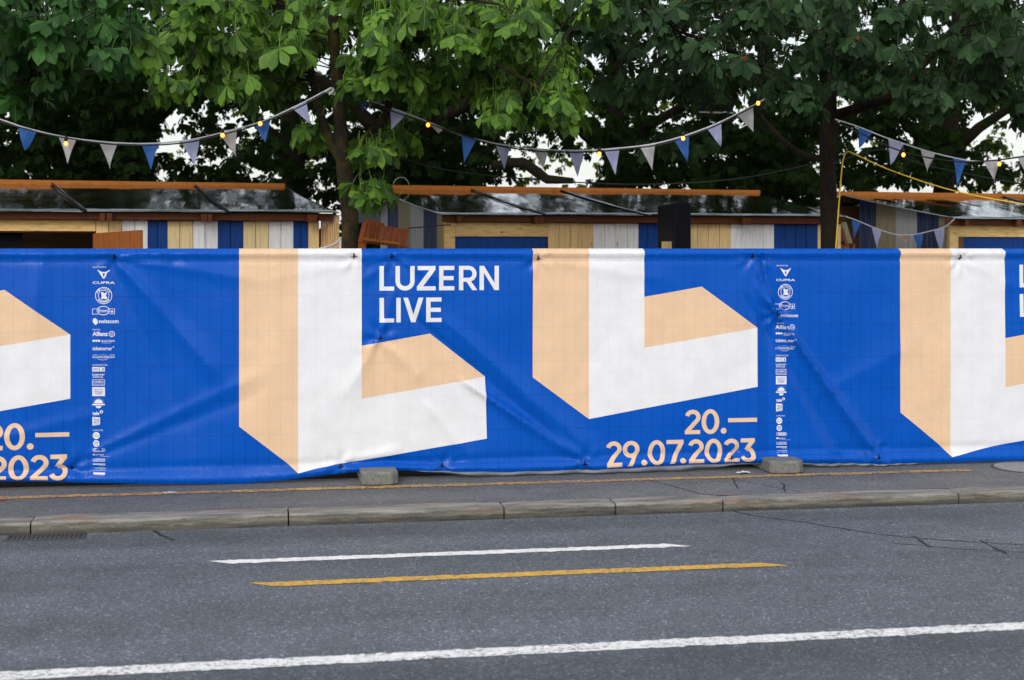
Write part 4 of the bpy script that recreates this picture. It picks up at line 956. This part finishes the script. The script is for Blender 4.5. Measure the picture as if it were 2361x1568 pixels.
# ------------------------------------------------------------------ trees
LANG = {7: ([-112, -72, -35, 0, 35, 72, 112], [.50, .76, .95, 1, .95, .76, .50]), 5: ([-78, -38, 0, 38, 78], [.62, .9, 1, .9, .62])}
def leaf_template(n, L, fine, r, petiole=True):
    V = []; F = []; U = []
    ang, lens = LANG[n]
    ts, hw = (([0, .28, .52, .72, .86, .93, 1.06], [.03, .36, .78, 1.0, .66, .28, 0]) if fine else ([0, .45, .78, 1.0], [.03, .7, 1.0, 0]))
    for a, l in zip(ang, lens):
        a = math.radians(a + r.uniform(-7, 7)); l = l * L * r.uniform(.9, 1.08); wd = l * r.uniform(.19, .25)
        dr = r.uniform(.10, .34); fold = r.uniform(-.1, .5); tw = r.uniform(-.45, .45); curl = r.uniform(-.3, .6)
        d = np.array([math.cos(a), math.sin(a), 0]); s = np.array([-math.sin(a), math.cos(a), 0])
        b = len(V); k = len(ts)
        for t_, h in zip(ts, hw):
            c = d * t_ * l * (1 - .25 * dr * t_) + np.array([0, 0, -dr * l * t_ ** 2 + .02 * L])
            for side in (-1, 0, 1):
                e = c + s * side * h * wd + np.array([0, 0, (fold * abs(side) + tw * side * t_) * h * wd - curl * abs(side) * h * h * wd * .5])
                V.append(e); U.append((t_, side * h))
        for i in range(k - 1):
            for q in (0, 1):
                p0 = b + i * 3 + q; F += [(p0, p0 + 1, p0 + 4), (p0, p0 + 4, p0 + 3)]
    if petiole:
        b = len(V); L2 = L * r.uniform(.5, .8)
        for x, z in ((0.0, 0.0), (-L2 * .5, L2 * .30), (-L2, L2 * .38)):
            for k in range(3):
                V.append(np.array([x, .004 * math.cos(2.1 * k), z + .004 * math.sin(2.1 * k)])); U.append((0.5, 0.0))
        for i in range(2):
            for k in range(3):
                a0, a1 = b + i * 3 + k, b + i * 3 + (k + 1) % 3; F += [(a0, a1, a1 + 3), (a0, a1 + 3, a0 + 3)]
    return np.array(V), np.array(F), np.array(U)
TR = random.Random(11)
FINE = [leaf_template(TR.choice((7, 5, 7)), 0.248, True, TR) for _ in range(9)]
COARSE = [leaf_template(5, 0.21, False, TR, False) for _ in range(6)]
def cluster(c, r, m=6, face=0.0, spread=1.15):      # a rosette of leaves round a twig end; returns 4x4 frames
    out = []; az0 = r.uniform(0, 6.28); s = r.uniform(.72, 1.18)
    for k in range(m):
        az = az0 + 6.283 * k / m + r.uniform(-.35, .35)
        if r.random() < face: az = -math.pi / 2 + r.gauss(0, .9)
        h = Vector((math.cos(az), math.sin(az), 0))
        p = math.radians(r.triangular(22, 88, 62)); ax = h * math.cos(p) - Vector((0, 0, math.sin(p))); n = h * math.sin(p) + Vector((0, 0, math.cos(p)))
        n = (n + Vector((r.gauss(0, .22), r.gauss(0, .22), r.gauss(0, .15)))).normalized(); ax = (ax - n * ax.dot(n)).normalized(); y = n.cross(ax)
        pos = Vector(c) + h * r.uniform(.06, .20) * spread + Vector((0, 0, r.uniform(-.08, .10)))
        sc = s * r.uniform(.75, 1.12)
        out.append(np.array([[ax.x * sc, y.x * sc, n.x * sc, pos.x], [ax.y * sc, y.y * sc, n.y * sc, pos.y], [ax.z * sc, y.z * sc, n.z * sc, pos.z], [0, 0, 0, 1]]))
    return out
def joined_leaves(name, frames, templates, mat, parent, r):
    Vs = []; Fs = []; Us = []; n = 0
    for A in frames:
        V, F, U = templates[r.randrange(len(templates))]
        Vs.append(V @ A[:3, :3].T + A[:3, 3]); Fs.append(F + n); Us.append(U); n += len(V)
    return np_mesh(name, np.concatenate(Vs), np.concatenate(Fs), [mat], parent, np.concatenate(Us), True)
def fill(boxes, r, m=6, face=.35):
    C = []
    for x0, y0, x1, y1, d0, d1, n in boxes:
        for _ in range(n): C.append(at(r.uniform(x0, x1), r.uniform(y0, y1), r.uniform(d0, d1)))
    return C
def chestnut(t, r, view_boxes, fill_boxes, limbs, trunk_mat, leaf, extra_brown=0, nobj=300, dens=1.4):
    """limbs: list of (name, pixel polyline with depth, radii in metres)"""
    skel = []
    for nm, poly, rad in limbs:
        P = [at(*p) for p in poly]; Q = []; R = []
        for i in range(len(P) - 1):
            k = 6
            for j in range(k):
                u = j / k
                a = P[max(i - 1, 0)]; b = P[i]; c = P[i + 1]; d = P[min(i + 2, len(P) - 1)]
                Q.append(.5 * ((2 * b) + (c - a) * u + (2 * a - 5 * b + 4 * c - d) * u * u + (3 * b - a - 3 * c + d) * u ** 3)); R.append(rad[i] + (rad[i + 1] - rad[i]) * u)
        Q.append(P[-1]); R.append(rad[-1])
        if nm == 'trunk' and Q[0][2] > 0.0 or nm == 'trunk':
            Q = [np.array([Q[0][0], Q[0][1], -0.02])] + [np.array([Q[0][0], Q[0][1], 0.4])] + Q; R = [R[0] * 1.5, R[0] * 1.08] + R
        MB().tube(Q, R, 14, True, 0.22).build(nm, trunk_mat, t, True)
        skel += [(q, w) for q, w in zip(Q, R) if q[2] > 2.4]
    SP = np.array([q for q, _ in skel])
    C = fill([b[:6] + (int(b[6] * dens + .5),) for b in view_boxes], r); G = fill(fill_boxes, r)
    tw = MB()
    for c in C:
        k = int(np.argmin(np.linalg.norm(SP - c, axis=1) + 0.5 * np.maximum(0, SP[:, 2] - c[2]))); s = SP[k]; L = np.linalg.norm(c - s)
        if L > 1.2: s = c + (s - c) * (0.9 / L) + np.array([0, .25, .1]); L = 0.9
        mid = (s + c) / 2 + np.array([r.gauss(0, .05), r.gauss(0, .05), .10 * L]); tw.tube([s, mid, c], [.004 + .006 * min(L, 2), .006, .0035], 5, False)
    tw.build('twigs', M['twig'], t, True, kind='stuff')
    fr = [A for c in C for A in cluster(c, r, r.choice((5, 6, 6, 7)), .35)]
    P = np.array([A[:3, 3] for A in fr]); x, y, d = to_px(P); vis = (x > -20) & (x < 2381) & (y > -15) & (y < 560)
    order = np.argsort(np.where(vis, d, 1e6)); sel = [i for i in order[:nobj] if vis[i]]; ss = set(int(i) for i in sel)
    base = world_loc(t); meshes = []
    for V, F, U in FINE:
        o = np_mesh('leaf', V, F, [leaf], None, U); meshes.append(o.data); bpy.data.objects.remove(o)
    for i in sel:
        A = fr[i].copy(); A[:3, 3] -= base
        o = bpy.data.objects.new('leaf', meshes[r.randrange(len(meshes))]); COL.objects.link(o); o.parent = t; o.matrix_local = Matrix(A.tolist())
    rest = [A for i, A in enumerate(fr) if i not in ss]
    if rest: joined_leaves('foliage', rest, FINE, leaf, t, r)['kind'] = 'stuff'
    gf = [A for c in G for A in cluster(c, r, 6, 0, 1.8)]
    for A in gf: A[:3, :3] *= 1.75
    if gf: joined_leaves('upper_crown', gf, COARSE, leaf, t, r)['kind'] = 'stuff'
    if extra_brown:
        cand = [fr[i] for i in r.sample(sel, extra_brown)]; q = []
        for A in cand:
            B = A.copy(); B[:3, :3] *= .2; B[1, 3] -= .06; B[2, 3] += .03; q.append(B)
        joined_leaves('withered_leaves', q, FINE, M['leaf_brown'], t, r)['kind'] = 'stuff'

r = random.Random(21)
b0 = at(806, 600, 16.2)
t = thing('chestnut_tree', 'chestnut tree with mossy trunk between the huts and bright green leaves over the middle', 'tree', (b0[0], b0[1], 0), 'chestnut trees behind the fence')
chestnut(t, r,
    [(340, -25, 760, 110, 15.0, 17.5, 26), (330, 90, 560, 205, 15.0, 17, 11), (540, 100, 720, 160, 15.4, 17.4, 7), (790, -30, 1240, 60, 14.8, 17, 20), (860, 30, 1240, 130, 14.0, 15.4, 18),
     (800, 140, 920, 205, 15, 16, 6), (930, 120, 1330, 215, 14.8, 17, 20), (1120, 205, 1350, 275, 14.2, 15.6, 9), (800, 330, 880, 345, 15.6, 16, 2), (840, 428, 880, 450, 15.7, 15.95, 2),
     (880, 310, 960, 340, 16.5, 17.5, 3), (700, 290, 770, 330, 16, 17, 2), (1230, -30, 1420, 40, 14.5, 16.5, 7), (540, 150, 720, 240, 16.5, 18.5, 7), (900, 60, 1300, 260, 16.5, 18.5, 14)],
    [(300, -1500, 1400, -60, 17.5, 24, 260)],
    [('trunk', [(806, 600, 16.2), (806, 500, 16.2), (798, 420, 16.2), (790, 345, 16.2), (783, 270, 16.2), (775, 160, 16.2), (768, 40, 16.1), (764, -120, 16.0), (780, -500, 16.2)], [.100, .098, .094, .092, .070, .062, .056, .05, .035]),
     ('limb', [(792, 380, 16.2), (760, 320, 16.4), (735, 250, 16.6), (715, 150, 16.9), (700, 0, 17.2), (690, -200, 17.6)], [.065, .056, .050, .045, .04, .025]),
     ('limb', [(795, 395, 16.2), (840, 320, 16.1), (895, 250, 16.0), (880, 150, 15.8), (845, 90, 15.7), (868, -20, 15.6), (930, -250, 15.2)], [.05, .045, .042, .04, .038, .034, .025]),
     ('limb', [(768, 40, 16.2), (650, -30, 16.0), (500, -10, 15.8), (380, 60, 15.6)], [.035, .028, .02, .010]),
     ('limb', [(870, 120, 15.8), (1000, 90, 15.0), (1150, 150, 14.6), (1300, 240, 14.4)], [.045, .03, .022, .010]),
     ('limb', [(850, 20, 15.7), (1000, -10, 14.8), (1150, 10, 14.2)], [.04, .028, .012])],
    M['bark'], M['leaf_bright'])

r = random.Random(33)
b0 = at(1912, 600, 18.0)
t = thing('chestnut_tree', 'dark chestnut tree with straight trunk beside the yellow cable and blue green leaves', 'tree', (b0[0], b0[1], 0), 'chestnut trees behind the fence')
chestnut(t, r,
    [(1330, -25, 1700, 120, 15, 18.5, 26), (1380, 90, 1700, 205, 15.5, 18.5, 17), (1700, -25, 2400, 110, 14.8, 18.5, 52), (1750, 100, 2100, 215, 15.5, 18.5, 15), (2000, 100, 2400, 225, 15, 18.5, 24),
     (1420, 200, 1700, 250, 16, 19, 7), (2220, 200, 2400, 270, 15.5, 18, 6), (1950, 180, 2200, 240, 17, 19, 7), (1480, 300, 1640, 345, 18.6, 20, 4), (1755, 190, 1860, 250, 15.8, 16.6, 4)],
    [(1300, -1500, 2700, -60, 17.8, 24.5, 300)],
    [('trunk', [(1912, 600, 18), (1911, 500, 18), (1908, 400, 18), (1912, 300, 18), (1910, 240, 18), (1918, 120, 18), (1930, 0, 18), (1940, -200, 18), (1930, -500, 18)], [.108, .104, .102, .106, .108, .08, .07, .055, .04]),
     ('limb', [(1905, 275, 18), (1850, 220, 17.8), (1790, 170, 17.4), (1690, 120, 16.8), (1560, 70, 16.2)], [.07, .055, .045, .032, .015]),
     ('limb', [(1915, 270, 18), (1990, 245, 17.8), (2050, 225, 17.5), (2130, 150, 17), (2230, 60, 16.4)], [.075, .06, .05, .038, .018]),
     ('limb', [(1905, 370, 18), (1850, 355, 18.3), (1800, 320, 18.6), (1750, 260, 19)], [.05, .04, .032, .018]),
     ('limb', [(1918, 210, 18), (2000, 120, 17.2), (2070, 30, 16.6), (2110, -100, 16)], [.06, .05, .04, .025])],
    M['bark_dark'], M['leaf_dark'], extra_brown=12, dens=1.0)

r = random.Random(45)
b0 = at(-330, 600, 16.5)
t = thing('chestnut_tree', 'chestnut tree out of frame whose leaves hang over the open hut', 'tree', (b0[0], b0[1], 0), 'chestnut trees behind the fence')
chestnut(t, r,
    [(-90, -25, 190, 100, 14.2, 16.5, 14), (0, 50, 340, 135, 14, 16, 12), (180, -40, 330, 40, 14.5, 16.5, 6), (-70, 130, 170, 180, 14.5, 16.5, 7), (-70, 170, 110, 225, 15.8, 17, 6)],
    [(-900, -1500, 320, -60, 17.3, 24, 240)],
    [('trunk', [(-330, 600, 16.5), (-330, 400, 16.5), (-325, 200, 16.5), (-330, -100, 16.5), (-320, -500, 16.5)], [.17, .16, .15, .12, .06]),
     ('limb', [(-328, 230, 16.5), (-200, 120, 16), (-60, 60, 15.5), (120, 60, 15), (300, 110, 14.8)], [.09, .07, .05, .032, .012]),
     ('limb', [(-328, 300, 16.5), (-200, 230, 16.2), (-60, 190, 15.8), (100, 190, 15.4)], [.06, .045, .03, .012])],
    M['bark'], M['leaf_mid'])

# trees further back along the lake promenade
GAPS = [(395, 165, 55, 30, .06), (410, 305, 45, 62, .08), (505, 360, 34, 26, .06), (600, 395, 60, 20, .3), (722, 385, 36, 36, .1), (590, 245, 30, 20, .35), (300, 250, 20, 16, .4), (1290, 385, 115, 36, .06), (1215, 405, 45, 20, .05),
        (1260, 265, 30, 16, .3), (1570, 235, 50, 26, .3), (1640, 360, 60, 24, .55), (1715, 245, 40, 40, .3), (1800, 225, 42, 28, .1), (1985, 330, 34, 28, .25), (2125, 265, 45, 34, .3), (2290, 235, 70, 56, .12), (2330, 335, 50, 60, .2),
        (1385, 140, 26, 14, .3), (2210, 180, 50, 18, .35), (1480, 120, 30, 20, .4), (1540, 80, 30, 14, .4), (1885, 345, 30, 60, .3), (1900, 60, 30, 14, .5), (1470, 330, 40, 22, .5)]
def keep(x, y, r):
    p = 1.0
    for gx_, gy_, rx, ry, q in GAPS:
        d = ((x - gx_) / rx) ** 2 + ((y - gy_) / ry) ** 2
        if d < 1.0: p = min(p, q)
    return r.random() < p
r = random.Random(77)
FAR = [(255, 28.5, .30, 'broad dark tree behind the open hut'), (690, 26.5, .24, 'leaning dark tree behind the gap between two huts'), (922, 25.0, .28, 'thick dark trunked tree behind the hut with the blue hatch'),
       (1420, 28.0, .22, 'slender tree behind the black cabinet'), (1760, 28.0, .22, 'tree behind the end of the broad striped hut'), (2160, 27.0, .20, 'leaning tree behind the hut with the weathered side wall'), (-150, 28.0, .25, 'tree beyond the frame whose crown shades the open hut'), (2560, 25.0, .25, 'tree past the frame behind the hut with the long side wall')]
FARC = {i: [] for i in range(len(FAR))}; FARG = {i: [] for i in range(len(FAR))}
def assign(x): return int(np.argmin([abs(x - f[0]) for f in FAR]))
for _ in range(3100):
    x = r.uniform(-120, 2480); y = r.uniform(-60, 425); d = r.uniform(23.2, 34)
    dens = 0.75 if y > 250 else 0.9
    if 140 < x < 345 and y > 120: dens = 1.0
    if x > 1330: dens *= 0.62
    if r.random() < dens and keep(x, y, r): FARC[assign(x)].append(at(x, y, d))
for x0, y0, x1, y1, n_ in ((150, 120, 340, 430, 420), (830, 330, 1010, 575, 260), (1920, 380, 2010, 575, 60), (-100, 180, 160, 430, 260), (640, 300, 800, 560, 90), (1380, 290, 1900, 430, 330), (400, 330, 800, 430, 70), (1560, 180, 1900, 330, 120), (2150, 330, 2400, 430, 60), (1690, 390, 1900, 500, 70), (880, 200, 1120, 420, 200), (1960, 150, 2200, 420, 160)):
    for _ in range(n_):
        x = r.uniform(x0, x1); y = r.uniform(y0, y1)
        if keep(x, y, r): FARC[assign(x)].append(at(x, y, r.uniform(23.6, 33)))
for _ in range(380):
    x = r.uniform(-500, 2900); FARG[assign(x)].append(at(x, r.uniform(-1300, -60), r.uniform(22, 34)))
BACK = {i: [] for i in range(len(FAR))}
for _ in range(620):
    x = r.uniform(-60, 2420); y = r.uniform(150, 440)
    BACK[assign(x)].append(at(x, y, r.uniform(31, 38)))
for i, (xp, dp, rad, lab) in enumerate(FAR):
    b0 = at(xp, 600, dp); t = thing('lakeside_tree', lab, 'tree', (b0[0], b0[1], 0), 'trees further back')
    lean = {1: -60, 5: 90}.get(i, r.uniform(-15, 15))
    P = [np.array([b0[0], b0[1], -.02])] + [at(xp + lean * (1 - (y + 400) / 1000.0), y, dp) for y in (560, 430, 330, 200, 0, -300)]
    MB().tube(P, [rad * 1.3, rad, rad * .95, rad * .9, rad * .75, rad * .6, rad * .3], 12, True, .25).build('trunk', M['bark_dark'], t, True)
    for sgn in (-1, 1):
        x0 = xp + lean * .3; P = [at(x0, 360, dp), at(x0 + sgn * 70, 300 + r.uniform(-20, 20), dp), at(x0 + sgn * 150, 230 + r.uniform(-30, 20), dp - .5), at(x0 + sgn * 260, 130, dp - 1)]
        MB().tube(P, [rad * .6, rad * .5, rad * .38, rad * .15], 9, True, .2).build('limb', M['bark_dark'], t, True)
    if i == 3:
        c13 = lambda px, py: ((700 + px * .33884) / 1.0165, py * .33884 / 1.0165)
        P = [at(*c13(*q), 24) for q in ((1330, 1150), (1450, 1125), (1560, 1130), (1650, 1190), (1720, 1240), (1900, 1250))]
        MB().tube(P, [.05, .08, .09, .09, .08, .05], 9, True, .2).build('limb', M['bark_dark'], t, True)
    fr = [A for c in FARC[i] for A in cluster(c, r, r.choice((4, 5, 6)), .2, 1.4)]
    for A in fr: A[:3, :3] *= .95
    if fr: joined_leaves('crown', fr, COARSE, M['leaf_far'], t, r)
    fr = [A for c in BACK[i] for A in cluster(c, r, 4, .2, 1.3)]
    for A in fr: A[:3, :3] *= .85
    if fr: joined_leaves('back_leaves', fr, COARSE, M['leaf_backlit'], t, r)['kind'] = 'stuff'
    gf = [A for c in FARG[i] for A in cluster(c, r, 6, 0, 2.2)]
    for A in gf: A[:3, :3] *= 2.1
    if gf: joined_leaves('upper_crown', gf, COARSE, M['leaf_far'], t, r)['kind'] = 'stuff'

# ------------------------------------------------------------------ bunting, lights, cables
def catmull(P, k=8):
    Q = []
    for i in range(len(P) - 1):
        a = P[max(i - 1, 0)]; b = P[i]; c = P[i + 1]; d = P[min(i + 2, len(P) - 1)]
        for j in range(k):
            u = j / k; Q.append(.5 * ((2 * b) + (c - a) * u + (2 * a - 5 * b + 4 * c - d) * u * u + (3 * b - a - 3 * c + d) * u ** 3))
    Q.append(P[-1]); return Q
def bunting(label, d, rope, flags):
    P = [at(x, y, d) for x, y in rope]
    t = thing('bunting', label, 'bunting', P[0], 'strings of pennants under the trees')
    Q = catmull(P); MB().tube(Q, 0.008, 6).build('tape', M['rope'], t, True)
    for (x0, y0), (x1, y1), (xt, yt), mt in flags:
        A, B, C = at(x0, y0 + 1, d - .006), at(x1, y1 + 1, d - .006), at(xt, yt, d - .02); vs = []; n = 6; ph = random.uniform(0, 6)
        idx = {}
        for i in range(n + 1):
            v = i / n; L = A + (C - A) * v; R_ = B + (C - B) * v; m_ = n - i
            for j in range(m_ + 1):
                u = j / max(m_, 1); p = L + (R_ - L) * u + FWD * (-.034 * math.sin(ph + 3 * u + 2.2 * v) * min(1, v * 2.5 + .05))
                idx[(i, j)] = len(vs); vs.append(p)
        fs = []
        for i in range(n):
            for j in range(n - i):
                fs.append((idx[(i, j)], idx[(i + 1, j)], idx[(i, j + 1)]))
                if j < n - i - 1: fs.append((idx[(i, j + 1)], idx[(i + 1, j)], idx[(i + 1, j + 1)]))
        MB().add(vs, fs).build('pennant', M[mt], t, True, loc=A)
b_, l_, w2, tn = 'p_blue', 'p_lilac', 'p_white', 'p_tan'
bunting('bunting with pale tape and pennants hung from the mossy trunk across the open hut', 15.6,
        [(-160, 225), (0, 275), (60, 295), (150, 316), (250, 328), (345, 331), (440, 322), (526, 302), (606, 279), (690, 241), (764, 202)],
        [((42, 290), (86, 300), (58, 348), b_), ((134, 312), (177, 320), (156, 378), w2), ((229, 328), (271, 330), (253, 390), w2), ((325, 331), (367, 331), (348, 392), b_),
         ((418, 325), (460, 318), (449, 381), l_), ((506, 308), (546, 296), (544, 362), w2), ((588, 285), (624, 273), (611, 328), b_), ((673, 248), (706, 234), (718, 288), l_), ((744, 210), (768, 200), (777, 222), w2)])
bunting('bunting sagging from the mossy trunk to the dark trunk over the broad striped hut', 16.0,
        [(828, 224), (900, 248), (985, 280), (1064, 312), (1160, 334), (1245, 344), (1330, 347), (1410, 343), (1500, 333), (1575, 314), (1650, 286), (1720, 252), (1764, 228)],
        [((828, 226), (852, 234), (836, 258), b_), ((900, 248), (937, 262), (902, 300), l_), ((985, 280), (1022, 297), (1011, 308), w2), ((1064, 312), (1098, 322), (1070, 375), b_), ((1143, 333), (1176, 338), (1163, 390), l_), ((1229, 344), (1264, 346), (1253, 390), w2),
         ((1311, 347), (1347, 347), (1332, 408), l_), ((1392, 344), (1429, 341), (1419, 403), l_), ((1475, 337), (1511, 331), (1504, 393), w2), ((1554, 320), (1588, 309), (1586, 373), b_), ((1630, 295), (1663, 280), (1663, 338), l_), ((1699, 262), (1736, 244), (1737, 304), w2)])
bunting('bunting running from the dark trunk past the yellow cable over the weathered hut', 16.6,
        [(1925, 275), (1978, 292), (2050, 320), (2140, 349), (2215, 367), (2262, 372), (2320, 366), (2400, 350), (2480, 320)],
        [((1978, 292), (2012, 305), (1982, 342), b_), ((2048, 319), (2084, 332), (2055, 380), l_), ((2123, 344), (2156, 354), (2137, 398), w2), ((2197, 363), (2229, 370), (2208, 428), b_), ((2268, 371), (2304, 368), (2293, 423), w2), ((2346, 361), (2382, 354), (2372, 415), w2)])
bunting('short low bunting in front of the weathered side wall, with a tan pennant', 19.0,
        [(1950, 500), (1975, 508), (2020, 527), (2062, 540), (2100, 542), (2140, 534), (2180, 522), (2205, 500)],
        [((1964, 506), (1985, 513), (1968, 557), b_), ((2010, 524), (2032, 531), (2022, 578), l_), ((2068, 541), (2101, 542), (2091, 563), tn), ((2106, 541), (2128, 537), (2121, 582), b_), ((2154, 531), (2178, 522), (2170, 580), l_)])
def lights(label, d, rope, bulbs):
    P = [at(x, y, d) for x, y in rope]
    t = thing('string_lights', label, 'string lights', P[0], 'strings of lit bulbs')
    MB().tube(catmull(P), 0.0085, 6).build('cord', M['cable_black'], t, True)
    for x, y in bulbs:
        p = at(x, y, d - .03)
        bo = MB().ball(p, 0.022, 10, 7, 1.15).build('bulb', M['bulb'], t, True, loc=p)
        MB().tube([p + np.array([0, 0, .024]), p + np.array([0, 0, .075])], [.020, .017], 8).build('socket', M['cable_black'], bo, True)
lights('black cord with three orange bulbs among the pennants before the open hut', 15.5, [(-160, 232), (0, 280), (80, 303), (152, 318), (250, 332), (345, 335), (440, 327), (526, 307), (600, 285), (690, 247), (765, 206)], [(152, 331), (600, 285), (513, 312)])
lights('black cord with four orange bulbs above the broad striped hut', 15.9, [(830, 230), (985, 284), (1160, 338), (1330, 351), (1500, 337), (1575, 318), (1650, 290), (1748, 240), (1768, 230)], [(987, 288), (1382, 355), (1575, 319), (1748, 238)])
lights('black cord with orange bulb over the weathered hut', 16.4, [(1925, 280), (1990, 310), (2083, 350), (2200, 372), (2300, 369), (2400, 354)], [(2083, 357), (2304, 378)])
def cable(label, d, pts_, rad, mat, name='cable', cat='cable'):
    P = [at(x, y, d) if not hasattr(d, '__len__') else at(x, y, d[i]) for i, (x, y) in enumerate(pts_)]
    o = MB().tube(catmull(P), rad, 6).build(name, M[mat], None, True, loc=P[0]); return props(o, label, cat)
cable('yellow cable rising beside the dark trunk and running down over the weathered hut', [17.4, 17.4, 17.4, 17.4, 17.4, 17.3, 17.2, 17.0, 16.8, 16.6, 16.4],
      [(1918, 700), (1927, 573), (1936, 450), (1943, 375), (1950, 354), (1958, 350), (1972, 356), (2060, 395), (2200, 440), (2361, 471), (2480, 486)], .0085, 'cable_yellow', 'yellow_cable')
cable('thin black cable sagging above the ridge of the broad striped hut', 17.2, [(800, 330), (902, 358), (1036, 393), (1250, 415), (1477, 425), (1700, 412), (1900, 372)], .007, 'cable_black')
cable('thin black cable hung below the pennants over the weathered hut', 17.6, [(1915, 380), (2030, 345), (2120, 378), (2250, 405), (2361, 425), (2480, 440)], .010, 'cable_black')
cable('upper thin wire crossing behind the leaves above the open hut', 19, [(-100, 30), (150, 38), (260, 42), (520, 55), (900, 62), (1400, 78)], .007, 'cable_black', 'overhead_wire', 'wire')
cable('lower thin wire crossing behind the leaves above the open hut', 19, [(-100, 150), (150, 158), (400, 163), (700, 172), (1100, 180), (1500, 190)], .007, 'cable_black', 'overhead_wire', 'wire')
cable('thin dark cable tied along the weathered side wall towards the corner post', [17.6, 17.9, 18.0, 18.05], [(940, 526), (980, 523), (1020, 519), (1040, 519)], .007, 'cable_black')
cable('pale hose looped on the pine slat screen', [16.9, 16.9, 16.9, 16.9], [(735, 574), (755, 569), (775, 560), (785, 550)], .012, 'rope', 'hose', 'hose')
# grey box hung in the dark tree
p = at(1655, 247, 19.4); t = thing('hanging_box', 'dark flat box hung among the leaves above the striped hut', 'box', p)
c0, c1 = at(1612, 230, 19.4), at(1694, 258, 19.4)
MB().hexa([at(1612, 256, 19.4), at(1690, 258, 19.4), at(1690, 258, 19.7), at(1612, 256, 19.7), at(1612, 228, 19.4), at(1692, 228, 19.4), at(1692, 228, 19.7), at(1612, 228, 19.7)]).build('case', M['black'], t)
MB().hexa([at(1611, 260, 19.38), at(1691, 262, 19.38), at(1691, 262, 19.7), at(1611, 260, 19.7), at(1611, 256.5, 19.38), at(1691, 258.5, 19.38), at(1691, 258.5, 19.7), at(1611, 256.5, 19.7)]).build('rim', M['steel_wire'], t)
cable('short wire holding the dark flat box among the leaves', 19.5, [(1650, 228), (1652, 150), (1660, 60)], .006, 'cable_black', 'hanging_wire', 'wire')

# ------------------------------------------------------------------ litter
def crumple(p, sx, sy, sz, name, label, cat, mat):
    m = MB(); rr = random.Random(int(p[0] * 100)); n = 7; vs = []
    for j in range(n):
        for i in range(n):
            e = (1 - abs(i - 3) / 3.0) * (1 - abs(j - 3) / 3.0)
            vs.append((p[0] + (i / 6 - .5) * sx + rr.uniform(-.12, .12) * sx, p[1] + (j / 6 - .5) * sy + rr.uniform(-.1, .1) * sy, p[2] + .006 + rr.uniform(.0, 1) * sz * (.35 + e)))
    m.add(vs, [(j * n + i, j * n + i + 1, (j + 1) * n + i + 1, (j + 1) * n + i) for j in range(n - 1) for i in range(n - 1)])
    props(m.build(name, M[mat], None, False, loc=p), label, cat)
crumple(onZ(390, 1137, 0), .12, .04, .006, 'paper_scrap', 'flat white scrap of paper lying on the yellow pavement line', 'litter', 'paper')
crumple(onZ(1712, 1092, 0), .13, .06, .03, 'plastic_wrap', 'crumpled clear plastic beside the concrete foot under the date', 'litter', 'paper')
crumple(onZ(6, 1155, 0), .05, .04, .012, 'fallen_leaf', 'small orange fallen leaf on the pavement', 'leaf', 'leaf_brown')
crumple(onZ(2013, 1106, 0), .03, .02, .01, 'fallen_leaf', 'tiny brown fallen leaf on the yellow line past the concrete foot', 'leaf', 'leaf_brown')
pa, pb = onZ(705, 1133, 0), onZ(826, 1115, 0)
t0 = at(700, 1122, 14.3); t1 = at(820, 1106, 13.7)
o = MB().tube([(t0[0], 13.75, .05), (t1[0], 13.45, .05)], .035, 4).build('timber', M['brown'], None, False, loc=(t0[0], 13.75, .05)); props(o, 'old timber lying behind the fence beside the concrete foot under the big L', 'timber')

# ------------------------------------------------------------------ far shore: pale tent roofs and hazy hillside
for xp, w, dpt, lab in ((1222, 5.5, 46, 'white pointed tent roof beyond the hut with the blue hatch'), (1335, 6.5, 52, 'white tent roof beyond the wide gap in the leaves')):
    c = at(xp, 600, dpt); zt = at(xp, 402, dpt)[2]; h = w / 2
    t = thing('festival_tent', lab, 'tent', (c[0], c[1], 0), 'white tents far behind')
    q = [(c[0] - h, c[1] - h), (c[0] + h, c[1] - h), (c[0] + h, c[1] + h), (c[0] - h, c[1] + h)]
    MB().add([(*p, zt - 1.6) for p in q] + [(c[0], c[1], zt)], [(0, 1, 4), (1, 2, 4), (2, 3, 4), (3, 0, 4)]).build('roof', M['tent'], t)
    MB().prism(q, 0, zt - 1.61).build('wall', M['tent'], t)
m = MB(); n = 60; vs = []
for j in range(7):
    for i in range(n + 1):
        x = -500 + 1300 * i / n; h = (3 + 7 * (j / 6) ** .8) * (1 + .35 * mnoise.noise(Vector((x * .006, j * .4, 2)))) if j else -1
        vs.append((x, 330 + 40 * j, h))
m.add(vs, [(j * (n + 1) + i, j * (n + 1) + i + 1, (j + 1) * (n + 1) + i + 1, (j + 1) * (n + 1) + i) for j in range(6) for i in range(n)])
props(m.build('hills', M['hill'], None, True), kind='structure')
